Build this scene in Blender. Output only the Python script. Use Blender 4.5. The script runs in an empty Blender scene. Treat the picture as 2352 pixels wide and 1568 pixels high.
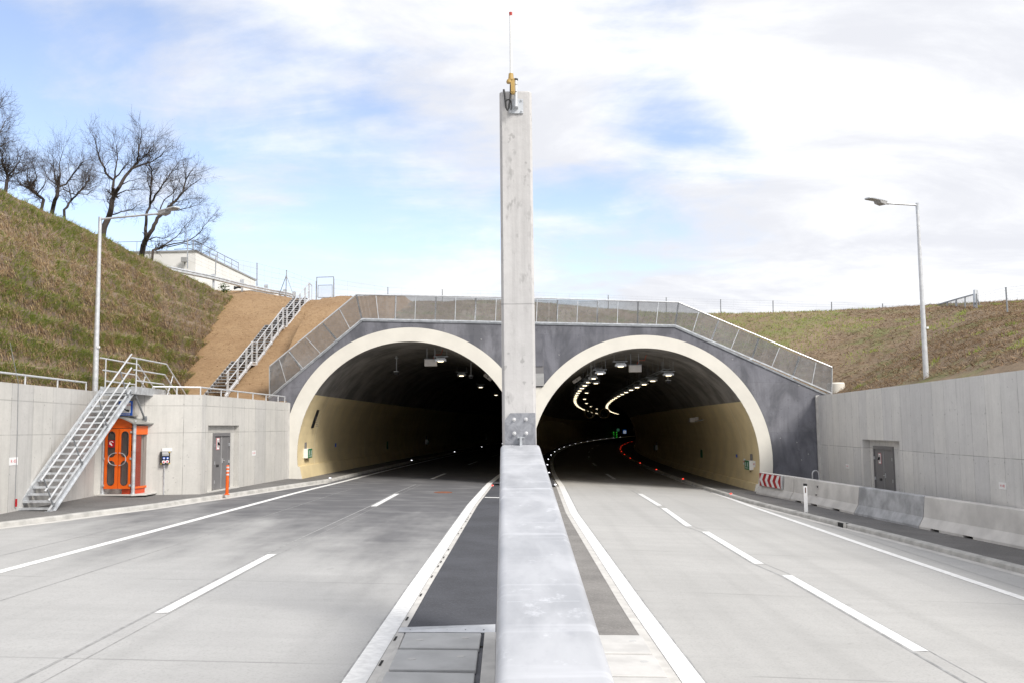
import bpy, bmesh, math, random
from mathutils import Vector as V, Matrix, noise as mnoise
random.seed(7)
sc = bpy.context.scene
COL = sc.collection
R_ = math.radians
# ------------------------------------------------------------------ camera
F, CX, CY, CH = 2114.0, 1176.0, 784.0, 2.785
RM = Matrix.Rotation(0.00558299, 3, 'Z') @ Matrix.Rotation(math.pi/2+0.09251731, 3, 'X') @ Matrix.Rotation(-0.01094867, 3, 'Z')
CAM = V((0, 0, CH))
cd = bpy.data.cameras.new('camera'); cam = bpy.data.objects.new('camera', cd); COL.objects.link(cam)
cd.sensor_width = 36; cd.lens = 36*F/2352; cd.clip_end = 2000; cd.clip_start = 0.05
cam.matrix_world = Matrix.Translation(CAM) @ RM.to_4x4()
sc.camera = cam

def ray(u, v): return RM @ V(((u-CX)/F, -(v-CY)/F, -1))
def P(u, v, Y):
    d = ray(u, v); return CAM + d*(Y/d.y)
YP = 44.5                                    # plane of the portal face
def cR(y):
    t = max(0, y-45); return t*t/1450
def cL(y):
    t = max(0, y-45); return .0426*t + t*t/2650
def g(x, y, s):
    if s == 'L': return -.030*(x-cL(y))
    return -.045*max(0, x-cR(y))-.03*min(0, x-cR(y))
def gp(u, v, s, dz=0.0):
    d = ray(u, v); t = (0-CH)/d.z
    for i in range(40):
        p = CAM+d*t; z = g(p.x, p.y, s)+dz
        t = t*.4+.6*((z-CH)/d.z)
    return CAM+d*t
def onV(u, v, p0, p1, off=0.0):
    """pixel onto the vertical plane through p0,p1 -> (s along p0->p1, z, point)"""
    e = V((p1.x-p0.x, p1.y-p0.y, 0)).normalized(); n = V((-e.y, e.x, 0))
    d = ray(u, v); q = p0+n*off
    t = (q-CAM).dot(n)/d.dot(n); p = CAM+d*t
    return (p-q).dot(e), p.z, p
Z1 = lambda x, y: (x*.25635, 229.7+y*.25635)
Z2 = lambda x, y: (x*.27475, 775.2+y*.27475)
Z3 = lambda x, y: (344.5+x*.38443, 545.5+y*.38443)
Z4 = lambda x, y: (631.6+x*.29297, 717.8+y*.29297)
Z5 = lambda x, y: (1177.1+x*.25635, 746.5+y*.25635)
Z6 = lambda x, y: (1493+x*.32954, 660.4+y*.32954)
ZR1 = lambda x, y: (1837.5+x*.34787, 602.9+y*.34787)
ZR2 = lambda x, y: (1722.7+x*.26758, 1033.6+y*.26758)
ZR3 = lambda x, y: (746.5+x*.3418, 1091+y*.3418)
ZR4 = lambda x, y: (1091+x*.2088, 17.2+y*.2088)
ZR5 = lambda x, y: (1091+x*.16474, 890+y*.16474)
ZR6 = lambda x, y: (x*.3418, 1091+y*.3418)
ZB = lambda x, y: (800/1.7415+x*.25510/1.7415, 960/1.7415+y*.25510/1.7415)     # hilltop, building
ZG = lambda x, y: (3700/1.7415+x*.16837/1.7415, 1120/1.7415+y*.16837/1.7415)   # gate
UP = V((0, 0, 1))
# ------------------------------------------------------------------ mesh builder
class MB:
    def __init__(s): s.v = []; s.f = []; s.uv = {}
    def add(s, vs, fs, uv=None):
        o = len(s.v); s.v += [tuple(p) for p in vs]
        for k, q in enumerate(fs):
            if uv: s.uv[len(s.f)] = [uv[i] for i in q]
            s.f.append([o+i for i in q])
        return s
    def box(s, c, d, rz=0, M=None):
        c = V(c); M = M or Matrix.Rotation(rz, 3, 'Z')
        vs = [c+M @ V((sx*d[0]/2, sy*d[1]/2, sz*d[2]/2)) for sx in (-1, 1) for sy in (-1, 1) for sz in (-1, 1)]
        return s.add(vs, [(0, 1, 3, 2), (4, 6, 7, 5), (0, 4, 5, 1), (2, 3, 7, 6), (0, 2, 6, 4), (1, 5, 7, 3)])
    def bar(s, a, b, w, h, up=UP):
        a = V(a); b = V(b); z = (b-a); L = z.length; z = z/L
        x = z.cross(V(up))
        if x.length < 1e-4: x = z.cross(V((0, 1, 0)))
        x.normalize(); y = x.cross(z)
        M = Matrix((x, z, y)).transposed()
        return s.box((a+b)/2, (w, L, h), M=M)
    def tube(s, a, b, r0, r1=None, n=8, caps=True):
        return s.path([a, b], [r0, r0 if r1 is None else r1], n, caps)
    def path(s, pts, r, n=6, caps=True):
        pts = [V(p) for p in pts]; m = len(pts)
        if not isinstance(r, (list, tuple)): r = [r]*m
        t0 = (pts[1]-pts[0]).normalized()
        x = t0.cross(UP)
        if x.length < .05: x = t0.cross(V((1, 0, 0)))
        x.normalize(); vs = []
        for i, p in enumerate(pts):
            t = (pts[min(i+1, m-1)]-pts[max(i-1, 0)]).normalized()
            x = (x-t*x.dot(t)).normalized(); y = t.cross(x)
            for k in range(n):
                a = 2*math.pi*k/n; vs.append(p+(x*math.cos(a)+y*math.sin(a))*r[i])
        fs = []
        for i in range(m-1):
            for k in range(n):
                k2 = (k+1) % n; fs.append((i*n+k, i*n+k2, (i+1)*n+k2, (i+1)*n+k))
        if caps: fs.append(tuple(range(n-1, -1, -1))); fs.append(tuple((m-1)*n+k for k in range(n)))
        return s.add(vs, fs)
    def prism(s, poly, vec, uv=None):
        poly = [V(p) for p in poly]; vec = V(vec); n = len(poly)
        fs = [tuple(range(n)), tuple(range(2*n-1, n-1, -1))]+[(i, n+i, n+(i+1) % n, (i+1) % n) for i in range(n)]
        return s.add(poly+[p+vec for p in poly], fs, (uv+uv) if uv else None)
    def lathe(s, c, prof, n=16, M=None):
        c = V(c); M = M or Matrix.Identity(3); vs = []
        for r, z in prof:
            for k in range(n):
                a = 2*math.pi*k/n; vs.append(c+M @ V((r*math.cos(a), r*math.sin(a), z)))
        m = len(prof); fs = [(i*n+k, i*n+(k+1) % n, (i+1)*n+(k+1) % n, (i+1)*n+k) for i in range(m-1) for k in range(n)]
        fs.append(tuple(range(n-1, -1, -1))); fs.append(tuple((m-1)*n+k for k in range(n)))
        return s.add(vs, fs)
    def strip(s, A, B, uva=None, uvb=None):
        n = len(A); fs = [(i, i+1, n+i+1, n+i) for i in range(n-1)]
        return s.add(list(A)+list(B), fs, (list(uva)+list(uvb)) if uva else None)
    def poly(s, pts, uv=None): return s.add(pts, [tuple(range(len(pts)))], uv)

def build(name, mb, mat, parent=None, local=False, bevel=0, smooth=None, seg=2):
    me = bpy.data.meshes.new(name)
    off = V((0, 0, 0))
    if parent is not None and not local:
        q = parent
        while q is not None: off += q.location; q = q.parent
    me.from_pydata([tuple(V(p)-off) for p in mb.v], [], mb.f)
    if mb.uv:
        ul = me.uv_layers.new(name='UVMap')
        for pi, us in mb.uv.items():
            pl = me.polygons[pi]
            for k, li in enumerate(pl.loop_indices): ul.data[li].uv = us[k]
    me.validate()
    bm = bmesh.new(); bm.from_mesh(me)
    bmesh.ops.recalc_face_normals(bm, faces=bm.faces)
    if bevel:
        es = [e for e in bm.edges if len(e.link_faces) == 2 and e.calc_face_angle(0) > .5]
        bmesh.ops.bevel(bm, geom=es, offset=bevel, segments=seg, profile=.5, affect='EDGES', clamp_overlap=True)
    bm.to_mesh(me); bm.free()
    if smooth:
        me.polygons.foreach_set('use_smooth', [True]*len(me.polygons)); me.set_sharp_from_angle(angle=R_(smooth))
    if mat: me.materials.append(mat)
    o = bpy.data.objects.new(name, me); COL.objects.link(o)
    if parent is not None: o.parent = parent
    return o
def tag(o, label=None, cat=None, group=None, kind=None):
    if label: o['label'] = label
    if cat: o['category'] = cat
    if group: o['group'] = group
    if kind: o['kind'] = kind
    return o
def thing(name, label, cat, loc=(0, 0, 0), group=None, rz=0):
    o = bpy.data.objects.new(name, None); COL.objects.link(o); o.location = loc; o.rotation_euler = (0, 0, rz)
    o.empty_display_size = .2
    return tag(o, label, cat, group)
def dup(root, loc, rz=None, label=None, group=None):
    r = root.copy(); COL.objects.link(r); r.location = loc
    if rz is not None: r.rotation_euler = (0, 0, rz)
    if label: r['label'] = label
    if group: r['group'] = group
    for ch in list(root.children):
        c = ch.copy(); COL.objects.link(c); c.parent = r
        for gch in list(ch.children):
            d = gch.copy(); COL.objects.link(d); d.parent = c
    return r
def struct(name, mb, mat, parent=None, **k):
    o = build(name, mb, mat, parent, **k)
    if parent is None: tag(o, kind='structure')
    return o
def text(name, s, size, origin, ex, ez, mat, parent, depth=.002, wscale=1.0, align='CENTER'):
    """lettering as a mesh: baseline direction ex, up ez, centred on origin (world)"""
    cu = bpy.data.curves.new('txt', 'FONT'); cu.body = s; cu.size = size; cu.extrude = depth; cu.align_x = align; cu.align_y = 'CENTER'
    cu.resolution_u = 3
    to = bpy.data.objects.new('txt', cu); COL.objects.link(to)
    bpy.context.view_layer.update()
    me = bpy.data.meshes.new_from_object(to.evaluated_get(bpy.context.evaluated_depsgraph_get()))
    bpy.data.objects.remove(to); bpy.data.curves.remove(cu)
    ex = V(ex).normalized(); ez = V(ez).normalized(); ey = ex.cross(ez)
    off = V((0, 0, 0)); q = parent
    while q is not None: off += q.location; q = q.parent
    for vtx in me.vertices:
        c = vtx.co; vtx.co = V(origin)+ex*(c.x*wscale)+ez*c.y-ey*c.z-off
    me.materials.clear(); me.materials.append(mat); me.name = name
    o = bpy.data.objects.new(name, me); COL.objects.link(o); o.parent = parent
    return o
# ------------------------------------------------------------------ materials
MATS = {}
def nt(name):
    m = bpy.data.materials.new(name); m.use_nodes = True; t = m.node_tree; t.nodes.clear()
    return m, t
class N:
    """tiny node helper"""
    def __init__(s, t): s.t = t; s.L = t.links
    def n(s, typ, **k):
        x = s.t.nodes.new(typ)
        for a, b in k.items():
            if a.startswith('i_'):
                key = a[2:]; key = int(key) if key.isdigit() else key.replace('_', ' ')
                if hasattr(b, 'is_output'): s.L.new(b, x.inputs[key])
                else: x.inputs[key].default_value = b
            else: setattr(x, a, b)
        return x
    def math(s, op, a, b=0.0, clamp=False):
        x = s.n('ShaderNodeMath', operation=op, use_clamp=clamp)
        for i, q in enumerate((a, b)):
            if hasattr(q, 'is_output'): s.L.new(q, x.inputs[i])
            else: x.inputs[i].default_value = q
        return x.outputs[0]
    def noise(s, vec, scale, detail=4, rough=.55, dist=0.0):
        x = s.n('ShaderNodeTexNoise'); x.inputs['Scale'].default_value = scale; x.inputs['Detail'].default_value = detail
        x.inputs['Roughness'].default_value = rough; x.inputs['Distortion'].default_value = dist
        if vec is not None: s.L.new(vec, x.inputs['Vector'])
        return x.outputs['Fac']
    def map(s, vec, scale=(1, 1, 1), rot=(0, 0, 0), loc=(0, 0, 0)):
        x = s.n('ShaderNodeMapping'); x.inputs['Scale'].default_value = scale; x.inputs['Rotation'].default_value = rot; x.inputs['Location'].default_value = loc
        s.L.new(vec, x.inputs['Vector']); return x.outputs[0]
    def ramp(s, fac, lo, hi, a=0.0, b=1.0):
        x = s.n('ShaderNodeMapRange', interpolation_type='SMOOTHSTEP')
        s.L.new(fac, x.inputs[0]); x.inputs[1].default_value = lo; x.inputs[2].default_value = hi; x.inputs[3].default_value = a; x.inputs[4].default_value = b
        return x.outputs[0]
    def mix(s, fac, a, b, mode='MIX'):
        x = s.n('ShaderNodeMix', data_type='RGBA', blend_type=mode)
        for i, q in ((0, fac), (6, a), (7, b)):
            if hasattr(q, 'is_output'): s.L.new(q, x.inputs[i])
            elif i == 0: x.inputs[0].default_value = q
            else: x.inputs[i].default_value = (*q, 1) if len(q) == 3 else q
        return x.outputs[2]
    def sep(s, vec):
        x = s.n('ShaderNodeSeparateXYZ'); s.L.new(vec, x.inputs[0]); return x.outputs
    def pos(s): return s.n('ShaderNodeNewGeometry').outputs['Position']
    def uv(s): return s.n('ShaderNodeTexCoord').outputs['UV']
    def out(s, color, rough=.8, metal=0.0, bump=None, bstr=.3, bdist=.02, spec=None, emit=None, estr=0):
        p = s.n('ShaderNodeBsdfPrincipled'); o = s.n('ShaderNodeOutputMaterial')
        for key, q in (('Base Color', color), ('Roughness', rough), ('Metallic', metal)):
            if hasattr(q, 'is_output'): s.L.new(q, p.inputs[key])
            else: p.inputs[key].default_value = ((*q, 1) if isinstance(q, (tuple, list)) and len(q) == 3 else q)
        if spec is not None: p.inputs['Specular IOR Level'].default_value = spec
        if bump is not None:
            b = s.n('ShaderNodeBump'); b.inputs['Strength'].default_value = bstr; b.inputs['Distance'].default_value = bdist
            s.L.new(bump, b.inputs['Height']); s.L.new(b.outputs[0], p.inputs['Normal'])
        if emit:
            p.inputs['Emission Color'].default_value = (*emit, 1); p.inputs['Emission Strength'].default_value = estr
        s.L.new(p.outputs[0], o.inputs[0]); return p
def simple(name, col, var=.12, scale=3, rough=.6, metal=0.0, bump=.0, obj=False, bscale=None, emit=None, estr=0, spec=None):
    m, t = nt(name); q = N(t)
    vec = q.n('ShaderNodeTexCoord').outputs['Object'] if obj else q.pos()
    a = q.noise(vec, scale, 6, .6)
    f = q.ramp(a, .3, .7)
    c0 = tuple(max(0, x*(1-var)) for x in col); c1 = tuple(min(1, x*(1+var)) for x in col)
    c = q.mix(f, c0, c1)
    b = q.noise(vec, bscale or scale*12, 3) if bump else None
    rr = q.ramp(a, .3, .7, max(0, rough-.06), min(1, rough+.06))
    q.out(c, rr, metal, b, bump, .01, emit=emit, estr=estr, spec=spec)
    return m
def M(name): return MATS[name]
def mk_concrete(name, base, warm, streak=.18, pw=1.25, ph=2.7, off=0.0, line=.55, dark=None, vofs=0.0, stain=0.0, hl=()):
    """board/formwork concrete: UV in metres (u along the wall, v height)"""
    m, t = nt(name); q = N(t); uv = q.uv(); pos = q.pos()
    big = q.noise(pos, .55, 5, .6); fine = q.noise(pos, 14, 4, .65); mid = q.noise(pos, 2.6, 5, .6)
    st = q.noise(q.map(uv, (5.5, .22, 1)), 1.0, 5, .65)
    c = q.mix(q.ramp(big, .3, .7), base, warm)
    c = q.mix(q.ramp(st, .42, .75, 0, streak), c, tuple(x*.55 for x in base))
    c = q.mix(q.ramp(mid, .5, .8, 0, .22), c, tuple(x*.62 for x in base))
    c = q.mix(q.ramp(mid, .48, .25, 0, .22), c, tuple(min(1, x*1.3) for x in base))
    if dark:
        dk = q.noise(q.map(uv, (1.1, .5, 1)), .9, 6, .62, .4)
        c = q.mix(q.ramp(dk, .4, .62, 0, .75), c, dark)
    c = q.mix(q.ramp(fine, .3, .75, 0, .22), c, tuple(x*.75 for x in base))
    br = q.n('ShaderNodeTexBrick', offset=off, squash=1.0)
    br.inputs['Scale'].default_value = 1.0; br.inputs['Brick Width'].default_value = pw; br.inputs['Row Height'].default_value = ph
    br.inputs['Mortar Size'].default_value = .011; br.inputs['Mortar Smooth'].default_value = .4
    wob = q.n('ShaderNodeVectorMath', operation='ADD'); t.links.new(q.map(uv, (1, 1, 1), loc=(.31, vofs, 0)), wob.inputs[0])
    t.links.new(wob.outputs[0], br.inputs['Vector'])
    lf = q.math('MULTIPLY', br.outputs['Fac'], q.ramp(q.noise(pos, 1.3, 3), .35, .7, .25*line, line))
    c = q.mix(lf, c, tuple(x*.42 for x in base))
    for zl_ in hl:
        vv = q.math('ABSOLUTE', q.math('SUBTRACT', q.sep(uv)[1], zl_)); hf = q.math('MULTIPLY', q.ramp(vv, .008, .022, 1, 0), q.ramp(q.noise(pos, 1.1, 3), .3, .65, .15*line, .5*line))
        c = q.mix(hf, c, tuple(x*.45 for x in base))
    # per-panel tone
    tone = q.n('ShaderNodeTexBrick', offset=off); tone.inputs['Scale'].default_value = 1; tone.inputs['Brick Width'].default_value = pw; tone.inputs['Row Height'].default_value = ph
    tone.inputs['Mortar Size'].default_value = 0; tone.inputs['Color1'].default_value = (.88, .88, .9, 1); tone.inputs['Color2'].default_value = (1.06, 1.05, 1.03, 1)
    t.links.new(wob.outputs[0], tone.inputs['Vector'])
    c = q.mix(.7, c, tone.outputs['Color'], 'MULTIPLY')
    # tie holes: small dark dots on a grid
    vx = q.n('ShaderNodeVectorMath', operation='FRACTION'); t.links.new(q.map(uv, (1/pw, 1/(ph/2), 1), loc=(.5+.31/pw, .25, 0)), vx.inputs[0])
    sx = q.sep(vx.outputs[0])
    dx = q.math('MULTIPLY', q.math('SUBTRACT', sx[0], .5), pw); dy = q.math('MULTIPLY', q.math('SUBTRACT', sx[1], .5), ph/2)
    rr = q.math('SQRT', q.math('ADD', q.math('MULTIPLY', dx, dx), q.math('MULTIPLY', dy, dy)))
    c = q.mix(q.ramp(rr, .02, .035, .5, 0), c, tuple(x*.35 for x in base))
    if stain:
        sn = q.noise(q.map(pos, (7, 7, 3.2)), 1.0, 4, .62); sm = q.noise(pos, .8, 3)
        c = q.mix(q.math('MULTIPLY', q.ramp(sn, .535, .66, 0, stain), q.ramp(sm, .38, .60, .2, 1)), c, tuple(x*.42 for x in base))
    # pinholes
    ph_ = q.noise(pos, 9, 2, .4)
    c = q.mix(q.ramp(ph_, .70, .76, 0, .45), c, tuple(x*.4 for x in base))
    hgt = q.math('SUBTRACT', fine, q.math('MULTIPLY', br.outputs['Fac'], 1.5))
    q.out(c, .82, 0, hgt, .25, .012)
    MATS[name] = m
mk_concrete('wall_concrete', (.53, .52, .495), (.60, .585, .555), streak=.30, line=1.2, pw=1.35, ph=30, hl=(3.70, 2.72))
mk_concrete('wall_concrete_grey', (.63, .622, .61), (.70, .69, .672), vofs=.9, streak=.24, line=1.2, pw=.98)
mk_concrete('headwall_dark', (.175, .178, .205), (.24, .242, .272), streak=.3, pw=2.6, ph=2.4, line=.35, dark=(.085, .088, .102))
mk_concrete('column_concrete', (.56, .55, .545), (.64, .628, .618), streak=.5, pw=9, ph=3.9, line=.8, vofs=-.5, stain=.75)
mk_concrete('cream_ring', (.70, .675, .61), (.75, .72, .655), streak=.10, pw=30, ph=30, line=.0)

def mk_road(name, base, dark_tone, yr):
    m, t = nt(name); q = N(t); pos = q.pos(); s = q.sep(pos)
    big = q.noise(pos, .22, 4, .55); tr = q.noise(q.map(pos, (.35, 2.2, 1)), 1.0, 5, .6); fine = q.noise(pos, 30, 4, .7); gr = q.noise(pos, 9, 4, .7)
    c = q.mix(q.ramp(big, .3, .7), tuple(x*.93 for x in base), tuple(x*1.05 for x in base))
    c = q.mix(q.ramp(tr, .35, .72, 0, .24), c, tuple(x*.72 for x in base))
    ww = q.noise(q.map(pos, (1.3, .05, 1)), 1.0, 3, .5); c = q.mix(q.ramp(ww, .5, .68, 0, .3), c, tuple(x*.72 for x in base))
    c = q.mix(q.ramp(gr, .45, .75, 0, .22), c, tuple(x*.7 for x in base))
    c = q.mix(q.ramp(fine, .48, .75, 0, .6), c, tuple(x*.58 for x in base))
    # wheel tracks and slab joints
    if dark_tone:   # surface turns darker towards and inside the tube, with a ragged outline
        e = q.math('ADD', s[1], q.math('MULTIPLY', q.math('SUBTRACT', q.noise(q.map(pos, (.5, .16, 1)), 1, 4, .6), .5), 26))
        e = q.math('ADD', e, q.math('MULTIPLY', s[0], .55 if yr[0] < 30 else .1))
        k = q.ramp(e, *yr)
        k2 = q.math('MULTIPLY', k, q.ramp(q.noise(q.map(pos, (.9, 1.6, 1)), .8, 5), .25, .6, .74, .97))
        c = q.mix(k2, c, dark_tone)
    jm = q.n('ShaderNodeMath', operation='PINGPONG'); t.links.new(s[1], jm.inputs[0]); jm.inputs[1].default_value = 2.75
    j = q.ramp(jm.outputs[0], .012, .03, 1, 0)
    j = q.math('MULTIPLY', j, q.ramp(q.noise(pos, .6, 2), .35, .6, .0, .6))
    c = q.mix(j, c, tuple(x*.45 for x in base))
    spot = q.noise(pos, 2.3, 2, .4); c = q.mix(q.ramp(spot, .74, .8, 0, .35), c, tuple(x*.5 for x in base))
    h = q.math('SUBTRACT', fine, q.math('MULTIPLY', j, 1))
    q.out(c, .78, 0, h, .2, .006); MATS[name] = m
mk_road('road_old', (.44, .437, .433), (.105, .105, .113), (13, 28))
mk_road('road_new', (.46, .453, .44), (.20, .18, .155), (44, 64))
def mk_asphalt(name, base):
    m, t = nt(name); q = N(t); pos = q.pos()
    big = q.noise(pos, .7, 4, .6); fine = q.noise(q.map(pos, (1, 1.6, 1)), 26, 4, .75); tr = q.noise(q.map(pos, (2, 9, 1)), 1, 4)
    c = q.mix(q.ramp(big, .3, .7), tuple(x*.82 for x in base), tuple(x*1.2 for x in base))
    c = q.mix(q.ramp(fine, .45, .75, 0, .6), c, tuple(min(1, x*2.3) for x in base))
    c = q.mix(q.ramp(tr, .5, .75, 0, .3), c, tuple(x*.6 for x in base))
    q.out(c, .85, 0, fine, .5, .01); MATS[name] = m
mk_asphalt('asphalt', (.056, .058, .068)); mk_asphalt('asphalt_walk', (.135, .13, .127)); mk_asphalt('asphalt_pale', (.20, .19, .18))
def mk_soil(name, a, b, dark, green=None):
    m, t = nt(name); q = N(t); pos = q.pos()
    big = q.noise(pos, .45, 5, .6); mid = q.noise(q.map(pos, (1, 1, 2.5)), 3.5, 6, .7); fine = q.noise(pos, 22, 4, .7)
    c = q.mix(q.ramp(big, .35, .65), a, b)
    c = q.mix(q.ramp(mid, .42, .72, 0, .55), c, dark)
    c = q.mix(q.ramp(fine, .5, .8, 0, .5), c, tuple(x*.5 for x in dark))
    if green:
        gg = q.noise(pos, .28, 5, .65); c = q.mix(q.ramp(gg, .5, .66, 0, .8), c, green)
    h = q.math('ADD', mid, q.math('MULTIPLY', fine, .5))
    q.out(c, .95, 0, h, .8, .06); MATS[name] = m
mk_soil('coir_soil', (.30, .19, .10), (.35, .23, .125), (.20, .12, .06))
mk_soil('bank_soil', (.20, .15, .11), (.28, .205, .135), (.12, .098, .088))
mk_soil('straw_soil', (.28, .205, .135), (.22, .16, .10), (.12, .085, .058), (.17, .19, .06))
mk_soil('far_ground', (.16, .14, .08), (.12, .13, .06), (.1, .08, .05))
def mk_blade(name):
    m, t = nt(name); q = N(t)
    a = q.n('ShaderNodeAttribute', attribute_name='Col')
    p = q.out(a.outputs['Color'], .8, 0, spec=.2)
    tl = q.n('ShaderNodeBsdfTranslucent'); t.links.new(a.outputs['Color'], tl.inputs[0])
    mx = q.n('ShaderNodeMixShader'); mx.inputs[0].default_value = .42
    o = [x for x in t.nodes if x.type == 'OUTPUT_MATERIAL'][0]
    t.links.new(p.outputs[0], mx.inputs[1]); t.links.new(tl.outputs[0], mx.inputs[2]); t.links.new(mx.outputs[0], o.inputs[0]); MATS[name] = m
mk_blade('blades')
S = lambda n, *a, **k: MATS.__setitem__(n, simple(n, *a, **k))
S('marking', (.79, .79, .785), .11, 9, .6, bump=.2)
S('kerb', (.44, .43, .41), .2, 2.2, .85, bump=.4)
S('slab', (.50, .50, .495), .12, 1.8, .8, bump=.3)
S('slab_pale', (.56, .55, .535), .1, 1.8, .8, bump=.3)
S('drain', (.56, .545, .52), .12, 3, .8, bump=.2)
S('slot', (.02, .02, .02), .1, 3, .9)
S('tar', (.10, .10, .115), .25, 6, .6, bump=.5)
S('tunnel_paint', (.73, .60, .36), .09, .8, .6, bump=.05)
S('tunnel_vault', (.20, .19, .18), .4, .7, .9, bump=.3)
S('seam', (.32, .32, .32), .25, 6, .8)
S('fence_wire', (.22, .225, .235), .15, 5, .7)
S('joint', (.86, .78, .58), .1, 4, .6)
S('joint_grey', (.32, .30, .27), .1, 4, .7)
S('cream', (.73, .70, .63), .045, .9, .7, bump=.1)
S('galv', (.60, .62, .645), .16, 5, .42, .55, obj=True)
S('galv_bright', (.62, .63, .65), .1, 6, .4, .35)
S('galv_dark', (.30, .315, .335), .2, 5, .5, .5)
S('tread', (.33, .335, .345), .25, 9, .6, .3)
S('grey_paint', (.19, .185, .19), .06, 3, .45)
S('grey_box', (.50, .47, .44), .08, 3, .5)
S('black', (.015, .015, .017), .2, 4, .5)
S('rubber', (.03, .03, .032), .2, 4, .6)
S('white', (.82, .82, .82), .03, 3, .45)
S('white_render', (.80, .79, .77), .04, .6, .8)
S('orange', (.78, .12, .003), .06, 2, .38)
S('orange_red', (.55, .06, .015), .1, 3, .45)
S('orange_post', (.75, .11, .004), .05, 4, .45)
S('reflective', (.62, .60, .60), .06, 20, .35)
S('red', (.42, .002, .008), .06, 3, .35)
S('red_text', (.62, .10, .12), .1, 20, .6)
S('red_cap', (.50, .05, .04), .1, 20, .5)
S('blue', (.012, .12, .60), .06, 3, .35)
S('green_sign', (.012, .17, .06), .1, 4, .4)
S('yellow', (.75, .52, .03), .08, 4, .5)
S('fan_casing', (.85, .66, .36), .1, 4, .4)
S('ochre', (.47, .31, .10), .1, 10, .5)
S('bark', (.05, .039, .033), .35, 3, .9, bump=.4)
S('bark_grey', (.065, .055, .052), .3, 3, .9)
S('twig', (.055, .042, .036), .3, 3, .9)
S('rust', (.23, .085, .045), .3, 8, .85)
S('barrier', (.62, .60, .575), .13, 1.2, .85, bump=.25)
S('barrier_grey', (.40, .405, .42), .3, 1.6, .85, bump=.25)
S('aluminium', (.72, .72, .73), .06, 12, .35, .5)
S('roof_grey', (.30, .30, .28), .1, 5, .5)
S('panel_grey', (.35, .35, .35), .1, 3, .5)
S('car_paint', (.80, .80, .80), .02, 2, .25)
S('lamp_on', (.9, .85, .7), .02, 3, .5, emit=(1, .84, .56), estr=2.0)
S('stud_white', (.9, .9, .9), .02, 3, .5, emit=(.95, .93, 1), estr=2.2)
S('stud_red', (.9, .02, .01), .02, 3, .5, emit=(1, .03, .01), estr=1.6)
S('led_green', (.1, .9, .1), .02, 3, .5, emit=(.08, 1, .08), estr=.3)
S('sign_glow', (.8, .85, .9), .02, 3, .5, emit=(.75, .85, 1), estr=.14)
S('sign_glow_blue', (.02, .2, .7), .02, 3, .5, emit=(.02, .25, 1), estr=.05)
S('sign_glow_green', (.1, .5, .3), .02, 3, .5, emit=(.2, .7, .4), estr=.04)
def mk_steel(name):
    m, t = nt(name); q = N(t); pos = q.pos()
    a = q.noise(q.map(pos, (2.6, 1.1, 1.2)), 1.0, 6, .62, .3); b = q.noise(q.map(pos, (1, .7, 1)), 6, 6, .7); f = q.noise(pos, 40, 3)
    cr = q.noise(q.map(pos, (.6, 9, 1)), 1, 3, .5)
    c = q.mix(q.ramp(a, .3, .7), (.39, .40, .425), (.54, .55, .578))
    c = q.mix(q.ramp(b, .56, .74, 0, .55), c, (.80, .81, .85))
    c = q.mix(q.ramp(b, .44, .28, 0, .35), c, (.36, .37, .41))
    c = q.mix(q.ramp(cr, .54, .80, 0, .4), c, (.80, .81, .85))
    q.out(c, q.ramp(a, .3, .7, .5, .68), .25, f, .12, .004); MATS[name] = m
mk_steel('steel_skin')
def mk_plate(name):
    m, t = nt(name); q = N(t); pos = q.pos()
    a = q.noise(pos, 9, 5, .65, .6)
    c = q.mix(q.ramp(a, .3, .7), (.22, .225, .25), (.36, .37, .40)); q.out(c, .5, .35, q.noise(pos, 60, 2), .1, .003); MATS[name] = m
mk_plate('zinc_plate')
def mk_glass(name, tint, fac):
    m, t = nt(name); q = N(t)
    tr = q.n('ShaderNodeBsdfTransparent'); tr.inputs[0].default_value = (*tint, 1)
    gl = q.n('ShaderNodeBsdfPrincipled'); gl.inputs['Base Color'].default_value = (.12, .115, .11, 1); gl.inputs['Roughness'].default_value = .12
    mx = q.n('ShaderNodeMixShader'); mx.inputs[0].default_value = fac
    o = q.n('ShaderNodeOutputMaterial'); t.links.new(tr.outputs[0], mx.inputs[1]); t.links.new(gl.outputs[0], mx.inputs[2]); t.links.new(mx.outputs[0], o.inputs[0])
    MATS[name] = m
mk_glass('smoked_glass', (.6, .57, .55), .45); mk_glass('clear_glass', (.85, .8, .78), .25)
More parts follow.
